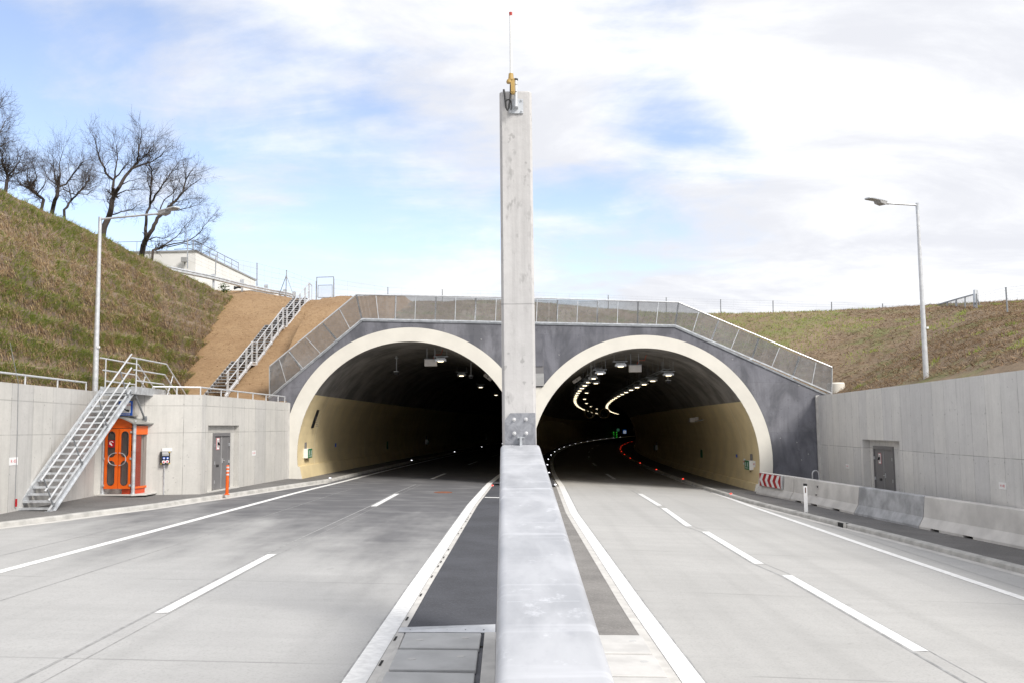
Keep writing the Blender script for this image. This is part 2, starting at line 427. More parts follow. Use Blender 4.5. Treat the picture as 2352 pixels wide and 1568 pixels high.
# ------------------------------------------------------------------ sky and sun
def sky():
    w = bpy.data.worlds.new('World'); sc.world = w; w.use_nodes = True; t = w.node_tree; t.nodes.clear(); q = N(t)
    SUN = V((.62, -.55, .72)).normalized()
    el = math.asin(SUN.z); rot = math.atan2(SUN.x, SUN.y)
    nk = q.n('ShaderNodeTexSky', sky_type='NISHITA', sun_disc=False, sun_elevation=el, sun_rotation=rot, air_density=1.0, dust_density=.6, ozone_density=1.2)
    dirn = q.n('ShaderNodeTexCoord').outputs['Generated']
    s = q.sep(dirn)
    wob = q.n('ShaderNodeTexNoise'); wob.inputs['Scale'].default_value = 5.5; wob.inputs['Detail'].default_value = 6; t.links.new(dirn, wob.inputs['Vector'])
    w1 = q.n('ShaderNodeVectorMath', operation='SUBTRACT'); t.links.new(wob.outputs['Color'], w1.inputs[0]); w1.inputs[1].default_value = (.5, .5, .5)
    w2 = q.n('ShaderNodeVectorMath', operation='MULTIPLY_ADD'); t.links.new(w1.outputs[0], w2.inputs[0]); w2.inputs[1].default_value = (.38, .2, .26); t.links.new(dirn, w2.inputs[2])
    dwob = w2.outputs[0]
    zz = q.math('ADD', q.math('MAXIMUM', s[2], 0.0), .22)
    cx = q.math('DIVIDE', s[0], zz); cy = q.math('DIVIDE', s[1], zz)
    cv = q.n('ShaderNodeCombineXYZ'); t.links.new(cx, cv.inputs[0]); t.links.new(cy, cv.inputs[1])
    p = q.map(cv.outputs[0], (1, 1.25, 1), (0, 0, R_(-16)), (3.1, 1.2, 0))
    n1 = q.noise(p, 1.5, 10, .6, .35); n2 = q.noise(q.map(cv.outputs[0], (1.1, 2.2, 1), (0, 0, R_(-24)), (7, 2, 0)), 1.7, 8, .6, .5)
    n = q.math('ADD', q.math('MULTIPLY', n1, .6), q.math('MULTIPLY', n2, .4))
    blue = None
    for a, e, r, k in ((-.52, .27, .26, .28), (-.28, .255, .24, .34), (-.09, .255, .22, .36), (.11, .275, .19, .29), (.20, .355, .13, .10), (.0, .42, .3, -.10), (-.64, .47, .24, .30), (-.8, .2, .3, .2),
                       (-.56, .385, .14, -.16), (-.40, .362, .12, -.16), (-.25, .335, .11, -.14), (-.12, .31, .08, -.10), (.45, .3, .4, -.25), (-.23, .195, .10, -.12), (-.1, .185, .12, -.16)):
        c = V((a, 1, e)).normalized()
        d = q.n('ShaderNodeVectorMath', operation='DISTANCE'); t.links.new(dwob, d.inputs[0]); d.inputs[1].default_value = c
        x = q.ramp(d.outputs['Value'], 0, r, k, 0)
        blue = x if blue is None else q.math('ADD', blue, x)
    n = q.math('ADD', q.math('MULTIPLY', q.math('SUBTRACT', n, .5), 1.55), .5)
    m = q.math('SUBTRACT', q.math('ADD', n, .13), blue)
    m = q.ramp(m, .24, .64, .06, 1)
    m = q.math('MAXIMUM', m, q.ramp(s[2], .02, .13, .8, 0))
    shade = q.noise(q.map(cv.outputs[0], (1, 1.5, 1), (0, 0, R_(-10)), (1, 5, 0)), 1.7, 9, .62, .4)
    cc = q.mix(q.ramp(shade, .38, .66), SKY['grey'], SKY['white'])
    b1 = q.n('ShaderNodeBackground'); t.links.new(q.mix(1.0, nk.outputs[0], (.98, .875, .87), 'MULTIPLY'), b1.inputs[0]); b1.inputs[1].default_value = SKY['nk']
    b2 = q.n('ShaderNodeBackground'); t.links.new(cc, b2.inputs[0]); b2.inputs[1].default_value = SKY['cl']
    mx = q.n('ShaderNodeMixShader'); t.links.new(q.math('ADD', q.math('MULTIPLY', m, .97), .03), mx.inputs[0]); t.links.new(b1.outputs[0], mx.inputs[1]); t.links.new(b2.outputs[0], mx.inputs[2])
    o = q.n('ShaderNodeOutputWorld'); t.links.new(mx.outputs[0], o.inputs[0])
    ld = bpy.data.lights.new('sun', 'SUN'); ld.energy = SKY['sun']; ld.angle = R_(20); ld.color = (1, .955, .88)
    lo = bpy.data.objects.new('sun', ld); COL.objects.link(lo); lo.rotation_euler = (-SUN).to_track_quat('-Z', 'Y').to_euler()
SKY = dict(nk=.135, cl=.10, white=(5.45, 5.5, 5.62), grey=(4.25, 4.33, 4.62), sun=1.9)
sky()
sc.view_settings.view_transform = 'Standard'; sc.view_settings.look = 'None'; sc.view_settings.exposure = 1.02; sc.view_settings.gamma = 1
sc.render.engine = 'CYCLES'
sc.cycles.use_denoising = True
try: sc.cycles.denoiser = 'OPENIMAGEDENOISE'
except Exception: pass
sc.cycles.max_bounces = 8; sc.cycles.diffuse_bounces = 4; sc.cycles.transparent_max_bounces = 12
# ------------------------------------------------------------------ ground plan lines x(Y)
def lin(pts):
    pts = sorted(((p.y, p.x) for p in pts))
    def f(y):
        ye = min(y, 45)
        if ye <= pts[0][0]: a, b = pts[0], pts[1]
        elif ye >= pts[-1][0]: a, b = pts[-2], pts[-1]
        else:
            for a, b in zip(pts, pts[1:]):
                if a[0] <= ye <= b[0]: break
        return a[1]+(b[1]-a[1])*(ye-a[0])/(b[0]-a[0]+1e-9)
    return f
def gline(px, s, dz=0): return [gp(u, v, s, dz) for u, v in px]
def tubeline(f, c): return lambda y: f(y)+(c(y) if y > 45 else 0)
def clampend(pts, s, y=45.0):
    """keep the measured points up to y and add one there by extrapolation"""
    pts = sorted(pts, key=lambda p: p.y); f = lin(pts)
    return lin([p for p in pts if p.y < y-2]+[V((f(y), y, 0))])
kerbL0 = gline([(0, 1211), (116, 1197), (266, 1177), (342, 1168), (444, 1152.5), (513, 1143), (649, 1122), (741, 1108)], 'L')
fkL = tubeline(clampend(kerbL0, 'L'), cL)
edgeL0 = gline([(0, 1312), (342, 1221.5), (513, 1175.6), (683.6, 1130), (804, 1101)], 'L')
feL = tubeline(clampend(edgeL0, 'L'), cL)
dashL0 = gline([(370, 1407), (625, 1272), (858, 1162), (912, 1133), (990.5, 1098.7), (1021, 1086.4)], 'L')
fdL = tubeline(clampend(dashL0, 'L'), cL)
bandL0 = gline([ZR3(125, 1396), ZR3(560, 760), ZR3(960, 200), ZR3(1090, 55)], 'L')
fbL = tubeline(clampend(bandL0, 'L'), cL)
bandR0 = gline([ZR3(1700, 260), ZR3(2160, 900), ZR3(2352, 1150), ZR3(1610, 80)], 'R')
fbR = tubeline(clampend(bandR0, 'R'), cR)
dashR0 = gline([(1807, 1320), (2116, 1495), (1620, 1220), (1744, 1294), (1525, 1166), (1583, 1208), (1470, 1133)], 'R')
fdR = tubeline(clampend(dashR0, 'R'), cR)
edgeR0 = gline([(1723, 1161), (2017, 1261.5), (2352, 1374), (1618, 1122)], 'R')
feR = tubeline(clampend(edgeR0, 'R'), cR)
kerbR0 = gline([(1700, 1149), (1723, 1156), (1910, 1204), (1990, 1223), (2352, 1318)], 'R')
fkR = tubeline(clampend(kerbR0, 'R'), cR)
CLx = P(939, 1039.5, YP); CRx = P(1482, 1060, YP)              # arch centres
RO_L = (P(939+288.6, 1039.5, YP)-CLx).length; RI_L = RO_L*256/288.6
RO_R = (P(1482+292, 1060, YP)-CRx).length; RI_R = RO_R*262/292
def ys(y0, y1, st):
    n = max(1, int(round((y1-y0)/st))); return [y0+(y1-y0)*i/n for i in range(n+1)]
def ribbon(mb, fa, fb, s, y0, y1, dz, st=1.5, cols=1):
    Y = ys(y0, y1, st)
    for k in range(cols):
        A = []; B = []
        for y in Y:
            xa, xb = fa(y), fb(y); a = xa+(xb-xa)*k/cols; b = xa+(xb-xa)*(k+1)/cols
            A.append((a, y, g(a, y, s)+dz)); B.append((b, y, g(b, y, s)+dz))
        mb.strip(A, B)
    return mb
YL, YR = 236, 268
off = lambda f, d: (lambda y: f(y)+d)
gm = MB(); gm.poly([(-700, -300, -2.2), (700, -300, -2.2), (700, 900, -2.2), (-700, 900, -2.2)])
struct('ground', gm, M('far_ground'))
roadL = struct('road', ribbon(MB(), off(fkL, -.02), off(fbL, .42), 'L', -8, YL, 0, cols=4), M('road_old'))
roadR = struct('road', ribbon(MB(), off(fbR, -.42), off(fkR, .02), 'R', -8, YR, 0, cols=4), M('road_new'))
# medians
fmid = lambda y: 0.03
def medL(y): return fbL(y)+.36
def medR(y): return fbR(y)-.40
ml = MB(); ribbon(ml, medL, fmid, 'L', 11.9, 44.0, .03, .75)
ribbon(ml, medL, lambda y: CLx.x+RI_L*.99+cL(y), 'L', 44.0, YL, .10)
struct('median', ml, M('asphalt'))
mr = MB(); ribbon(mr, fmid, medR, 'R', 11.2, 44.0, .03, .75)
struct('median', mr, M('asphalt_pale'))
mr = MB(); ribbon(mr, lambda y: CRx.x-RI_R*.99+cR(y), medR, 'R', 44.0, YR, .10)
struct('walkway', mr, M('asphalt'))
# bed under the cover slabs
mb = MB(); ribbon(mb, medL, fmid, 'L', -8, 11.9, .012, .8); ribbon(mb, fmid, medR, 'R', -8, 11.2, .012, .8)
struct('median_bed', mb, M('tar'))
# drains with slots
dL = struct('drain_channel', ribbon(MB(), off(fbL, .262), medL, 'L', 2, 44.4, .034, 1.0), M('drain'))
dR = struct('drain_channel', ribbon(MB(), medR, off(fbR, -.262), 'R', 2, 44.4, .034, 1.0), M('drain'))
y = 4.0; rng = random.Random(3)
while y < 30:
    if rng.random() < .62:
        m_ = MB(); ribbon(m_, off(fbL, .28), off(fbL, .31), 'L', y, y+.24, .04, .3); build('drain_slot', m_, M('slot'), dL)
    y += .62
mk = roadL; mkR = roadR
build('edge_line', ribbon(MB(), off(feL, -.11), off(feL, .11), 'L', -4, YL, .006, 1.0), M('marking'), mk)
build('edge_line', ribbon(MB(), fbL, off(fbL, .26), 'L', -4, YL, .04, .8), M('marking'), mk)
build('edge_line', ribbon(MB(), off(fbR, -.26), fbR, 'R', -4, YR, .04, .8), M('marking'), mkR)
build('edge_line', ribbon(MB(), off(feR, -.11), off(feR, .11), 'R', -4, YR, .006, 1.0), M('marking'), mkR)
def dash(f, s, y0, y1, par, sk=.25):
    m_ = MB(); Y = ys(y0, y1, 1.0)
    w = .10
    A = [(f(q)-w, q, g(f(q), q, s)+.006) for q in Y]; B = [(f(q)+w, q, g(f(q), q, s)+.006) for q in Y]
    m_.strip(A, B); build('lane_dash', m_, M('marking'), par)
pL = [gp(*q, 'L').y for q in ((370, 1407), (625, 1272), (858, 1162), (912, 1133), (990.5, 1098.7), (1021, 1086.4))]
for k in range(0, 6, 2): dash(fdL, 'L', pL[k], pL[k+1], mk)
yy = pL[4]+18
while yy < 200: dash(fdL, 'L', yy, yy+6, mk); yy += 18
pR = [gp(*q, 'R').y for q in ((2116, 1495), (1807, 1320), (1744, 1294), (1620, 1220), (1583, 1208), (1525, 1166), (1503, 1160), (1470, 1133))]
for k in range(0, 8, 2): dash(fdR, 'R', pR[k], pR[k+1], mkR)
yy = pR[6]+18
while yy < 200: dash(fdR, 'R', yy, yy+6, mkR); yy += 18
# tar seams beside the lane lines
for f, s, par, y1 in ((fdL, 'L', roadL, 44), (fdR, 'R', roadR, 44)):
    m_ = MB(); ribbon(m_, off(f, -.16), off(f, -.115), s, 0, y1, .0035, .6); build('joint_seam', m_, M('seam'), par)
    m_ = MB(); ribbon(m_, off(f, .115), off(f, .13), s, 0, y1, .0035, .6); build('joint_seam', m_, M('seam'), par)
for f, s, par, d in ((fbL, 'L', roadL, -.05), (fbR, 'R', roadR, .012)):
    m_ = MB(); rng = random.Random(9)
    Y = ys(0, 44, .25); A = []; B = []
    for y in Y:
        x = f(y)+d; w = .03+rng.random()*.02
        A.append((x, y, g(x, y, s)+.0035)); B.append((x+w, y, g(x, y, s)+.0035))
    m_.strip(A, B); build('joint_seam', m_, M('seam'), par)
m_ = MB(); ribbon(m_, off(feL, 1.55), off(feL, 1.57), 'L', 0, 40, .0035, .8); build('joint_seam', m_, M('seam'), roadL)
m_ = MB(); ribbon(m_, off(feL, -1.15), off(feL, -1.125), 'L', 0, 26, .0035, .8); build('joint_seam', m_, M('seam'), roadL)
m_ = MB(); ribbon(m_, off(feR, .62), off(feR, .64), 'R', 0, 34, .0035, .8); build('joint_seam', m_, M('seam'), roadR)
# kerbs and walkways
def kerb(f, s, sg, y0, y1, name='kerb'):
    m_ = MB(); Y = ys(y0, y1, 1.5); H = .13
    def row(d, z): return [(f(y)+sg*d, y, g(f(y), y, s)+z) for y in Y]
    rows = [row(0, -.02), row(.015, H-.03), row(.05, H), row(.22, H)]
    for a, b in zip(rows, rows[1:]): m_.strip(a, b)
    return struct(name, m_, M('kerb'))
kerb(fkL, 'L', -1, -6, YL); kerb(fkR, 'R', 1, -6, YR)
fwallL = lambda y: -15.6 if y < 44.6 else CLx.x-RI_L*.99+cL(y)
fwallR = lambda y: 16.2 if y < 44.6 else CRx.x+RI_R*.99+cR(y)
struct('walkway', ribbon(MB(), fwallL, off(fkL, -.215), 'L', -6, YL, .124, cols=2), M('asphalt_walk'))
struct('walkway', ribbon(MB(), off(fkR, .215), fwallR, 'R', -6, YR, .124, cols=2), M('asphalt_walk'))
# gutter strip of paler concrete at the kerb foot
struct('gutter', ribbon(MB(), off(fkL, .0), off(fkL, .3), 'L', -4, 44, .0045, 1), M('drain'))
struct('gutter', ribbon(MB(), off(fkR, -.28), off(fkR, 0), 'R', -4, 44, .0045, 1), M('drain'))
# gully notch in the road kerb
nz = gp(*ZR2(850, 660), 'R'); gy = thing('gully', 'drain inlet cut into the concrete kerb beside the white delineator post', 'drain', nz)
m_ = MB(); gx = fkR(nz.y); m_.box((gx+.06, nz.y, g(gx, nz.y, 'R')+.06), (.20, .5, .14)); build('throat', m_, M('slot'), gy)
for d in (-.3, .3): m_ = MB(); m_.box((gx-.01, nz.y+d, g(gx, nz.y, 'R')+.07), (.08, .07, .16)); build('cheek', m_, M('kerb'), gy, bevel=.01)
# cover slabs of the cable duct
def slab(poly, mat, s, label, z0=.02, th=.05):
    t = MB(); pts = [gp(u, v, s, z0+th) for u, v in poly]
    t.prism(pts, (0, 0, -th)); o = build('cover_slab', t, M(mat), bevel=.012)
    for k_ in ((.22, .5), (.80, .35)):
        q = pts[0].lerp(pts[1], k_[0]).lerp(pts[3].lerp(pts[2], k_[0]), k_[1]); t = MB(); t.lathe(q, [(.05, -.01), (.05, .003)], 14)
        build('lifting_plug', t, M('slab_pale' if mat == 'slab' else 'slab'), o)
    return tag(o, label, 'cover slab', 'concrete cover slabs over the cable duct')
slab([ZR3(541, 1053), ZR3(1050, 1057), ZR3(1036, 1160), ZR3(497, 1155)], 'slab', 'L', 'grey concrete cover slab directly below the metal ramp strip')
slab([ZR3(488, 1166), ZR3(1028, 1172), ZR3(1014, 1305), ZR3(425, 1300)], 'slab', 'L', 'grey cover slab with a pale spot, second below the metal ramp strip')
slab([ZR3(412, 1315), ZR3(1006, 1326), ZR3(985, 1560), ZR3(300, 1540)], 'slab', 'L', 'grey cover slab cut by the bottom edge, below two like it')
slab([ZR3(1700, 1068), ZR3(2130, 1072), ZR3(2200, 1192), ZR3(1740, 1187)], 'slab_pale', 'R', 'pale cover slab touching the brown asphalt beside the steel barrier')
slab([ZR3(1745, 1198), ZR3(2210, 1204), ZR3(2300, 1347), ZR3(1790, 1338)], 'slab_pale', 'R', 'pale cover slab beside the steel barrier, between two others')
slab([ZR3(1795, 1350), ZR3(2310, 1358), ZR3(2440, 1560), ZR3(1860, 1550)], 'slab_pale', 'R', 'pale cover slab at the bottom edge beside the steel barrier')
m_ = MB(); m_.prism([gp(*ZR3(a, b), 'L', .06) for a, b in ((1072, 1050), (1150, 1050), (1140, 1600), (1020, 1600))], (0, 0, -.05))
struct('duct_edge', m_, M('drain'), bevel=.01)
m_ = MB(); m_.prism([gp(*ZR3(a, b), 'L', .055) for a, b in ((520, 1058), (535, 1058), (330, 1560), (250, 1560))], (0, 0, -.04))
struct('duct_edge', m_, M('drain'), bevel=.01)
# metal ramp strip between slabs and asphalt
a0 = gp(*ZR3(490, 1049), 'L', .05); a1 = gp(*ZR3(1145, 1054), 'L', .05); b0 = gp(*ZR3(505, 1019), 'L', .035); b1 = gp(*ZR3(1145, 998), 'L', .10)
m_ = MB(); m_.prism([a0, a1, b1, b0], (0, 0, -.012))
rs = thing('ramp_strip', 'shiny metal ramp strip crossing the dark median asphalt edge', 'metal strip', a0)
build('plate', m_, M('galv_bright'), rs)
for k in range(5):
    q = a0.lerp(a1, .12+.19*k).lerp(b0.lerp(b1, .12+.19*k), .3); m_ = MB(); m_.lathe(q-V((0, 0, .004)), [(.012, 0), (.012, .012), (.006, .016)], 8); build('screw_head', m_, M('galv_dark'), rs)
# white cross bar on the dark median further on
c0 = gp(*ZR3(1072, 148), 'L', .036)
m_ = MB(); m_.poly([c0, c0+V((1.9, 0, -.06)), c0+V((1.85, .35, -.06)), c0+V((.0, .33, 0))]); tag(build('cross_bar', m_, M('marking')), kind='structure')
# rusty manhole cover
mc = gp(*ZR3(788, 113), 'L'); m_ = MB(); m_.lathe((mc.x, mc.y, mc.z), [(.42, -.03), (.42, .005), (.39, .009)], 28)
t_ = thing('manhole_cover', 'rusty round manhole cover in the dark road lane', 'manhole cover', mc)
build('frame', m_, M('rust'), t_); m_ = MB(); m_.lathe((mc.x, mc.y, mc.z), [(.36, .0), (.36, .013), (.33, .016)], 28); build('lid', m_, M('rust'), t_)
# ------------------------------------------------------------------ portal
TOPL = [(615, 1112), (617, 916), (832, 737), (1190, 744), (1550, 751), (1902, 908), (1884, 1125)]
port = thing('tunnel_portal', 'dark concrete headwall with twin tunnel mouths and cream arch rings', 'tunnel portal', (0, YP, 0))
def arc(c, r, a0, a1, n, y=YP):
    return [V((c.x+r*math.cos(a0+(a1-a0)*i/n), y, c.z+r*math.sin(a0+(a1-a0)*i/n))) for i in range(n+1)]
pi = math.pi
def meet(c1, r1, c2, r2):
    d = math.hypot(c2.x-c1.x, c2.z-c1.z); a = (r1*r1-r2*r2+d*d)/(2*d); h = math.sqrt(max(0.0, r1*r1-a*a))
    mx = c1.x+a*(c2.x-c1.x)/d; mz = c1.z+a*(c2.z-c1.z)/d
    q = V((mx-h*(c2.z-c1.z)/d, 0, mz+h*(c2.x-c1.x)/d))
    return q
zj = P(1250, 888.5, YP).z                                        # top of the cream pier zone
afL = pi+math.asin((CLx.z-(-.4))/RO_L); afR = -math.asin((CRx.z-(-1.0))/RO_R)
aL = math.asin((zj-CLx.z)/RO_L); aR = pi-math.asin((zj-CRx.z)/RO_R)
aroundL = arc(CLx, RO_L, afL, aL, 60); aroundR = arc(CRx, RO_R, aR, afR, 60)
tp = [P(u, v, YP) for u, v in TOPL]
contour = [V((tp[0].x, YP, -.4))]+tp[1:6]+[V((tp[6].x, YP, -1.2))]+[V((aroundR[-1].x, YP, -1.2))]+aroundR[::-1]+aroundL[::-1]+[V((aroundL[0].x, YP, -.4))]
m_ = MB(); m_.prism(contour, (0, .9, 0), [(p.x+20, p.z) for p in contour]); build('headwall', m_, M('headwall_dark'), port)
def ring(c, ro, ri, afo, a1o, nm):
    afi = pi+math.asin((c.z+.4)/ri) if nm == 'L' else -math.asin((c.z+1.0)/ri)
    lo, hi = (afi, -math.asin((c.z+.6)/ri)) if nm == 'L' else (afi, pi+math.asin((c.z+.6)/ri))
    n = 90
    y0 = YP-.10; y1 = YP-.065
    # outer boundary limited by the pier zone: angles share the inner sweep
    O0 = []; I0 = []
    for i in range(n+1):
        a = lo+(hi-lo)*i/n
        ao = a
        p = V((c.x+ro*math.cos(ao), 0, c.z+ro*math.sin(ao)))
        xm = (CLx.x+RI_L+CRx.x-RI_R)/2
        ip = V((c.x+ri*math.cos(a), 0, c.z+ri*math.sin(a)))
        if (nm == 'L' and p.x > xm-.003) or (nm == 'R' and p.x < xm+.003):
            d = p-ip; lim = xm-.003 if nm == 'L' else xm+.003
            k = (lim-ip.x)/d.x if abs(d.x) > 1e-6 else 0; p = ip+d*max(0.0, min(1.0, k))
        O0.append(p); I0.append(ip)
    mb = MB(); A = [V((p.x, y0, p.z)) for p in O0]; B = [V((p.x, y0, p.z)) for p in I0]
    A1 = [V((p.x, y1, p.z)) for p in O0]; B1 = [V((p.x, y1, p.z)) for p in I0]
    uvA = [(p.x+40, p.z) for p in O0]; uvB = [(p.x+40, p.z) for p in I0]
    mb.strip(A, B, uvA, uvB); mb.strip(B, B1, uvB, uvB); mb.strip(A1, A, uvA, uvA)
    return build('arch_ring', mb, M('cream'), port)
ring(CLx, RO_L, RI_L, afL, aL, 'L'); ring(CRx, RO_R, RI_R, afR, aR, 'R')
# cream spandrel between the rings below the joint
xm = (CLx.x+RI_L+CRx.x-RI_R)/2
qm = meet(CLx, RO_L, CRx, RO_R); aLm = math.atan2(qm.z-CLx.z, qm.x-CLx.x)-.01; aRm = math.atan2(qm.z-CRx.z, qm.x-CRx.x)+.01
lo = arc(CLx, RO_L, aLm, aL, 8, YP-.06); hi = arc(CRx, RO_R, aR, aRm, 8, YP-.06)
sp = MB(); pts = [V((p.x-.02, p.y, p.z)) for p in lo]+[V((p.x+.02, p.y, p.z)) for p in hi]
sp.prism(pts, (0, .4, 0), [(p.x+40, p.z) for p in pts]); build('spandrel', sp, M('cream'), port)
# flat cover plates on the headwall beside the pillar
cc = P(1208, 790, YP); m_ = MB(); m_.lathe((cc.x, YP-.012, cc.z), [(.80, 0), (.80, .03)], 40, Matrix.Rotation(pi/2, 3, 'X')); build('round_recess', m_, M('headwall_dark'), port)
q0 = P(1248, 826, YP); q1 = P(1209, 886, YP)
m_ = MB(); m_.box(((q0.x+q1.x)/2, YP-.01, (q0.z+q1.z)/2), (abs(q0.x-q1.x), .06, q0.z-q1.z)); build('niche_frame', m_, M('grey_paint'), port)
q2 = P(1247, 830, YP); m_ = MB(); m_.box(((q2.x+q1.x)/2, YP-.05, (q2.z+P(1, 856, YP).z)/2+.2), (abs(q2.x-q1.x), .05, .6)); build('niche_panel', m_, M('headwall_dark'), port)
q3 = P(1249, 857, YP); m_ = MB(); m_.box(((q3.x+q1.x)/2, YP-.09, (q3.z+q1.z)/2), (abs(q3.x-q1.x), .12, q3.z-q1.z)); build('niche_sill', m_, M('panel_grey'), port)
# coping along the top edge
m_ = MB()
cp = [V((tp[i].x, YP+.35, tp[i].z)) for i in range(1, 6)]
for a, b in zip(cp, cp[1:]): m_.bar(a+V((0, 0, .02)), b+V((0, 0, .02)), .78, .09)
build('coping', m_, M('galv_dark'), port)
m_ = MB()
for k in range(70):
    rr_ = random.Random(k); x = rr_.uniform(tp[1].x+.5, tp[5].x-.5); z = rr_.uniform(1, 7.5)
    if min(math.hypot(x-CLx.x, z-CLx.z)-RO_L, math.hypot(x-CRx.x, z-CRx.z)-RO_R) < .25: continue
    if z > 4+min(3.4, .75*(x+12.2), .47*(15.2-x)): continue
    m_.lathe((x, YP-.004, z), [(.032, 0), (.02, .012)], 8, Matrix.Rotation(pi/2, 3, 'X'))
build('tie_plugs', m_, M('panel_grey'), port)['kind'] = 'stuff'
# ------------------------------------------------------------------ tubes
def tube(nm, c, ri, cf, s, yend, label):
    t = thing('tunnel_tube', label, 'tunnel', (c.x, YP, 0), 'tunnel tubes behind the portal')
    Y = [YP-.06]+ys(YP+2, YP+60, 2)+ys(YP+63, yend, 3)
    zf0 = lambda x, y: g(x, y, s)
    ap = math.asin(2.84/ri)
    def pt(a, y, r=ri): return V((c.x+cf(y)+r*math.cos(a), y, c.z+r*math.sin(a)))
    af = -math.asin(min(.9, (c.z+1.1)/ri))
    def sweep(a0, a1, n, name, mat, r=ri):
        mb = MB()
        for i in range(n):
            u0 = a0+(a1-a0)*i/n; u1 = a0+(a1-a0)*(i+1)/n
            mb.strip([pt(u0, y, r) for y in Y], [pt(u1, y, r) for y in Y])
        return build(name, mb, M(mat), t, smooth=40)
    sweep(af, ap, 14, 'side_wall', 'tunnel_paint'); sweep(pi-ap, pi-af, 14, 'side_wall', 'tunnel_paint')
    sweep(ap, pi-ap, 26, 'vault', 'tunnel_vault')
    # plinths
    for sg in (-1, 1):
        zt = (P(687, 1069, YP).z if nm == 'L' else P(1735, 1109, YP).z) if ((nm == 'L') == (sg < 0)) else None
        ft = g(c.x+sg*ri, YP, s)
        if zt is None: zt = ft+.85
        h = zt-ft
        mb = MB(); rows = []
        rt = math.sqrt(ri*ri-(c.z-zt)**2)
        for (dx, dz) in ((rt+.05, 0), (rt-.10, -.03), (rt-.26, -h-.1)):
            rows.append([V((c.x+cf(y)+sg*dx, y, zt+dz+(g(c.x+sg*ri+cf(y), y, s)-ft))) for y in Y])
        for a, b in zip(rows, rows[1:]): mb.strip(a, b)
        build('plinth', mb, M('tunnel_paint'), t)
        # the face of the plinth at the ring
        mb = MB(); mb.prism([V((c.x+sg*(rt+.25), YP-.11, zt)), V((c.x+sg*(rt-.10), YP-.11, zt-.03)), V((c.x+sg*(rt-.26), YP-.11, zt-h-.1)), V((c.x+sg*(rt+.25), YP-.11, zt-h-.1))], (0, .06, 0))
        build('plinth_end', mb, M('cream'), t)
    # lining joints every 12 m
    for k in range(9):
        y = YP+3+12*k
        for a0, a1, mt in ((af+.35, ap, 'joint'), (ap, pi-ap, 'joint_grey'), (pi-ap, pi-af-.35, 'joint')):
            n = 16; w = .05+.006*k
            mb = MB(); mb.strip([pt(a0+(a1-a0)*i/n, y, ri-.012) for i in range(n+1)], [pt(a0+(a1-a0)*i/n, y+w, ri-.012) for i in range(n+1)])
            build('lining_joint', mb, M(mt), t)
    mb = MB(); n = 24; mb.poly([pt(2*pi*i/n, yend, ri) for i in range(n)]); build('added_end_cap', mb, M('tunnel_vault'), t)  # unseen cap added to keep sky light out; the tunnel itself continues
    return t
tube('L', CLx, RI_L, cL, 'L', YL-2, 'cream walled tunnel tube with one lane of lamps, nearer the phone booth')
tube('R', CRx, RI_R, cR, 'R', YR-2, 'curving tunnel tube with two long rows of lamps and red kerb lights')
# dark cable along the vault and vault stains are part of material
# ------------------------------------------------------------------ lamps in the tubes
def lamp(label, group, w=.54, h=.17, drop=.5):
    t = thing('tunnel_lamp', label, 'lamp', (0, 0, 0), group)
    mb = MB(); mb.box((0, 0, 0), (w, .34, h*.62)); mb.box((0, .02, h*.45), (w*.82, .26, h*.3)); build('housing', mb, M('galv'), t, True, .02)
    mb = MB(); mb.box((0, -.10, -h*.31-.012), (w*.50, .035, .02)); mb.box((0, -.172, -h*.27), (w*.46, .012, h*.09)); build('light_panel', mb, M('lamp_on'), t, True)
    mb = MB(); mb.box((0, 0, h*.95), (w*1.3, .05, .035)); mb.box((0, .25, h*.95), (w*1.3, .05, .035))
    for sx in (-1, 1):
        mb.box((sx*w*.36, 0, h*.7), (.03, .05, h*.5)); mb.tube((sx*w*.52, .1, h*.95), (sx*w*.52, .1, h+drop), .012, n=5)
    build('hanger', mb, M('galv_dark'), t, True)
    return t
def tp_at(c, cf, dx, z, y): return V((c.x+dx+cf(y), y, z))
p = P(*Z5(1395, 440), 47); zr = p.z; dxr = p.x-CRx.x-cR(47)
p = P(*Z5(785, 425), 46.5); zl = p.z; dxl = p.x-CRx.x-cR(46.5)
p = P(*Z5(967, 358), 46); zc = p.z; dxc = p.x-CRx.x-cR(46)
first = lamp('bright tunnel lamp at the head of the lamp row nearer the chevron board', 'closely spaced lamps in two rows')
first.location = tp_at(CRx, cR, dxr, zr, 47)
dup(first, tp_at(CRx, cR, dxl, zl, 46.5), label='bright tunnel lamp at the head of the lamp row nearer the pillar')
y = 52.8
for k in range(30):
    yy = y+k*4.0
    dup(first, tp_at(CRx, cR, dxr, zr-.012*k, yy), label='one of the lamps hanging in the long row nearer the chevron board')
    dup(first, tp_at(CRx, cR, dxl, zl-.012*k, yy-1.5), label='one of the lamps hanging in the long row nearer the pillar')
cl0 = lamp('white lamp beside the grey box, first of the middle line', 'widely spaced lamps in the middle line', .56, .2, .32)
cl0.location = tp_at(CRx, cR, dxc, zc, 46)
for k in range(1, 7):
    dup(cl0, tp_at(CRx, cR, dxc, zc-.02*k, 46+17.5*k), label='small white lamp in the middle line of the curving tube, beyond the first')
p = P(*Z4(1300, 372), 46); zq = p.z; dxq = p.x-CLx.x-cL(46)
ll = dup(cl0, p, label='lit tunnel lamp beside the grey box in the darker tube', group='lamps of the darker tube')
lbl = ('lit tunnel lamp close to a thin ceiling rod in the dark tube', 'small lit lamp deeper in the dark tube, third from the mouth', 'farthest small lit lamp, close to the concrete pillar edge')
for k, (u, v, y) in enumerate(((*Z4(1463, 487), 58.5), (*Z4(1613, 578), 75), (*Z4(1733, 640), 93))):
    dup(cl0, P(u, v, y), label=lbl[k], group='lamps of the darker tube')
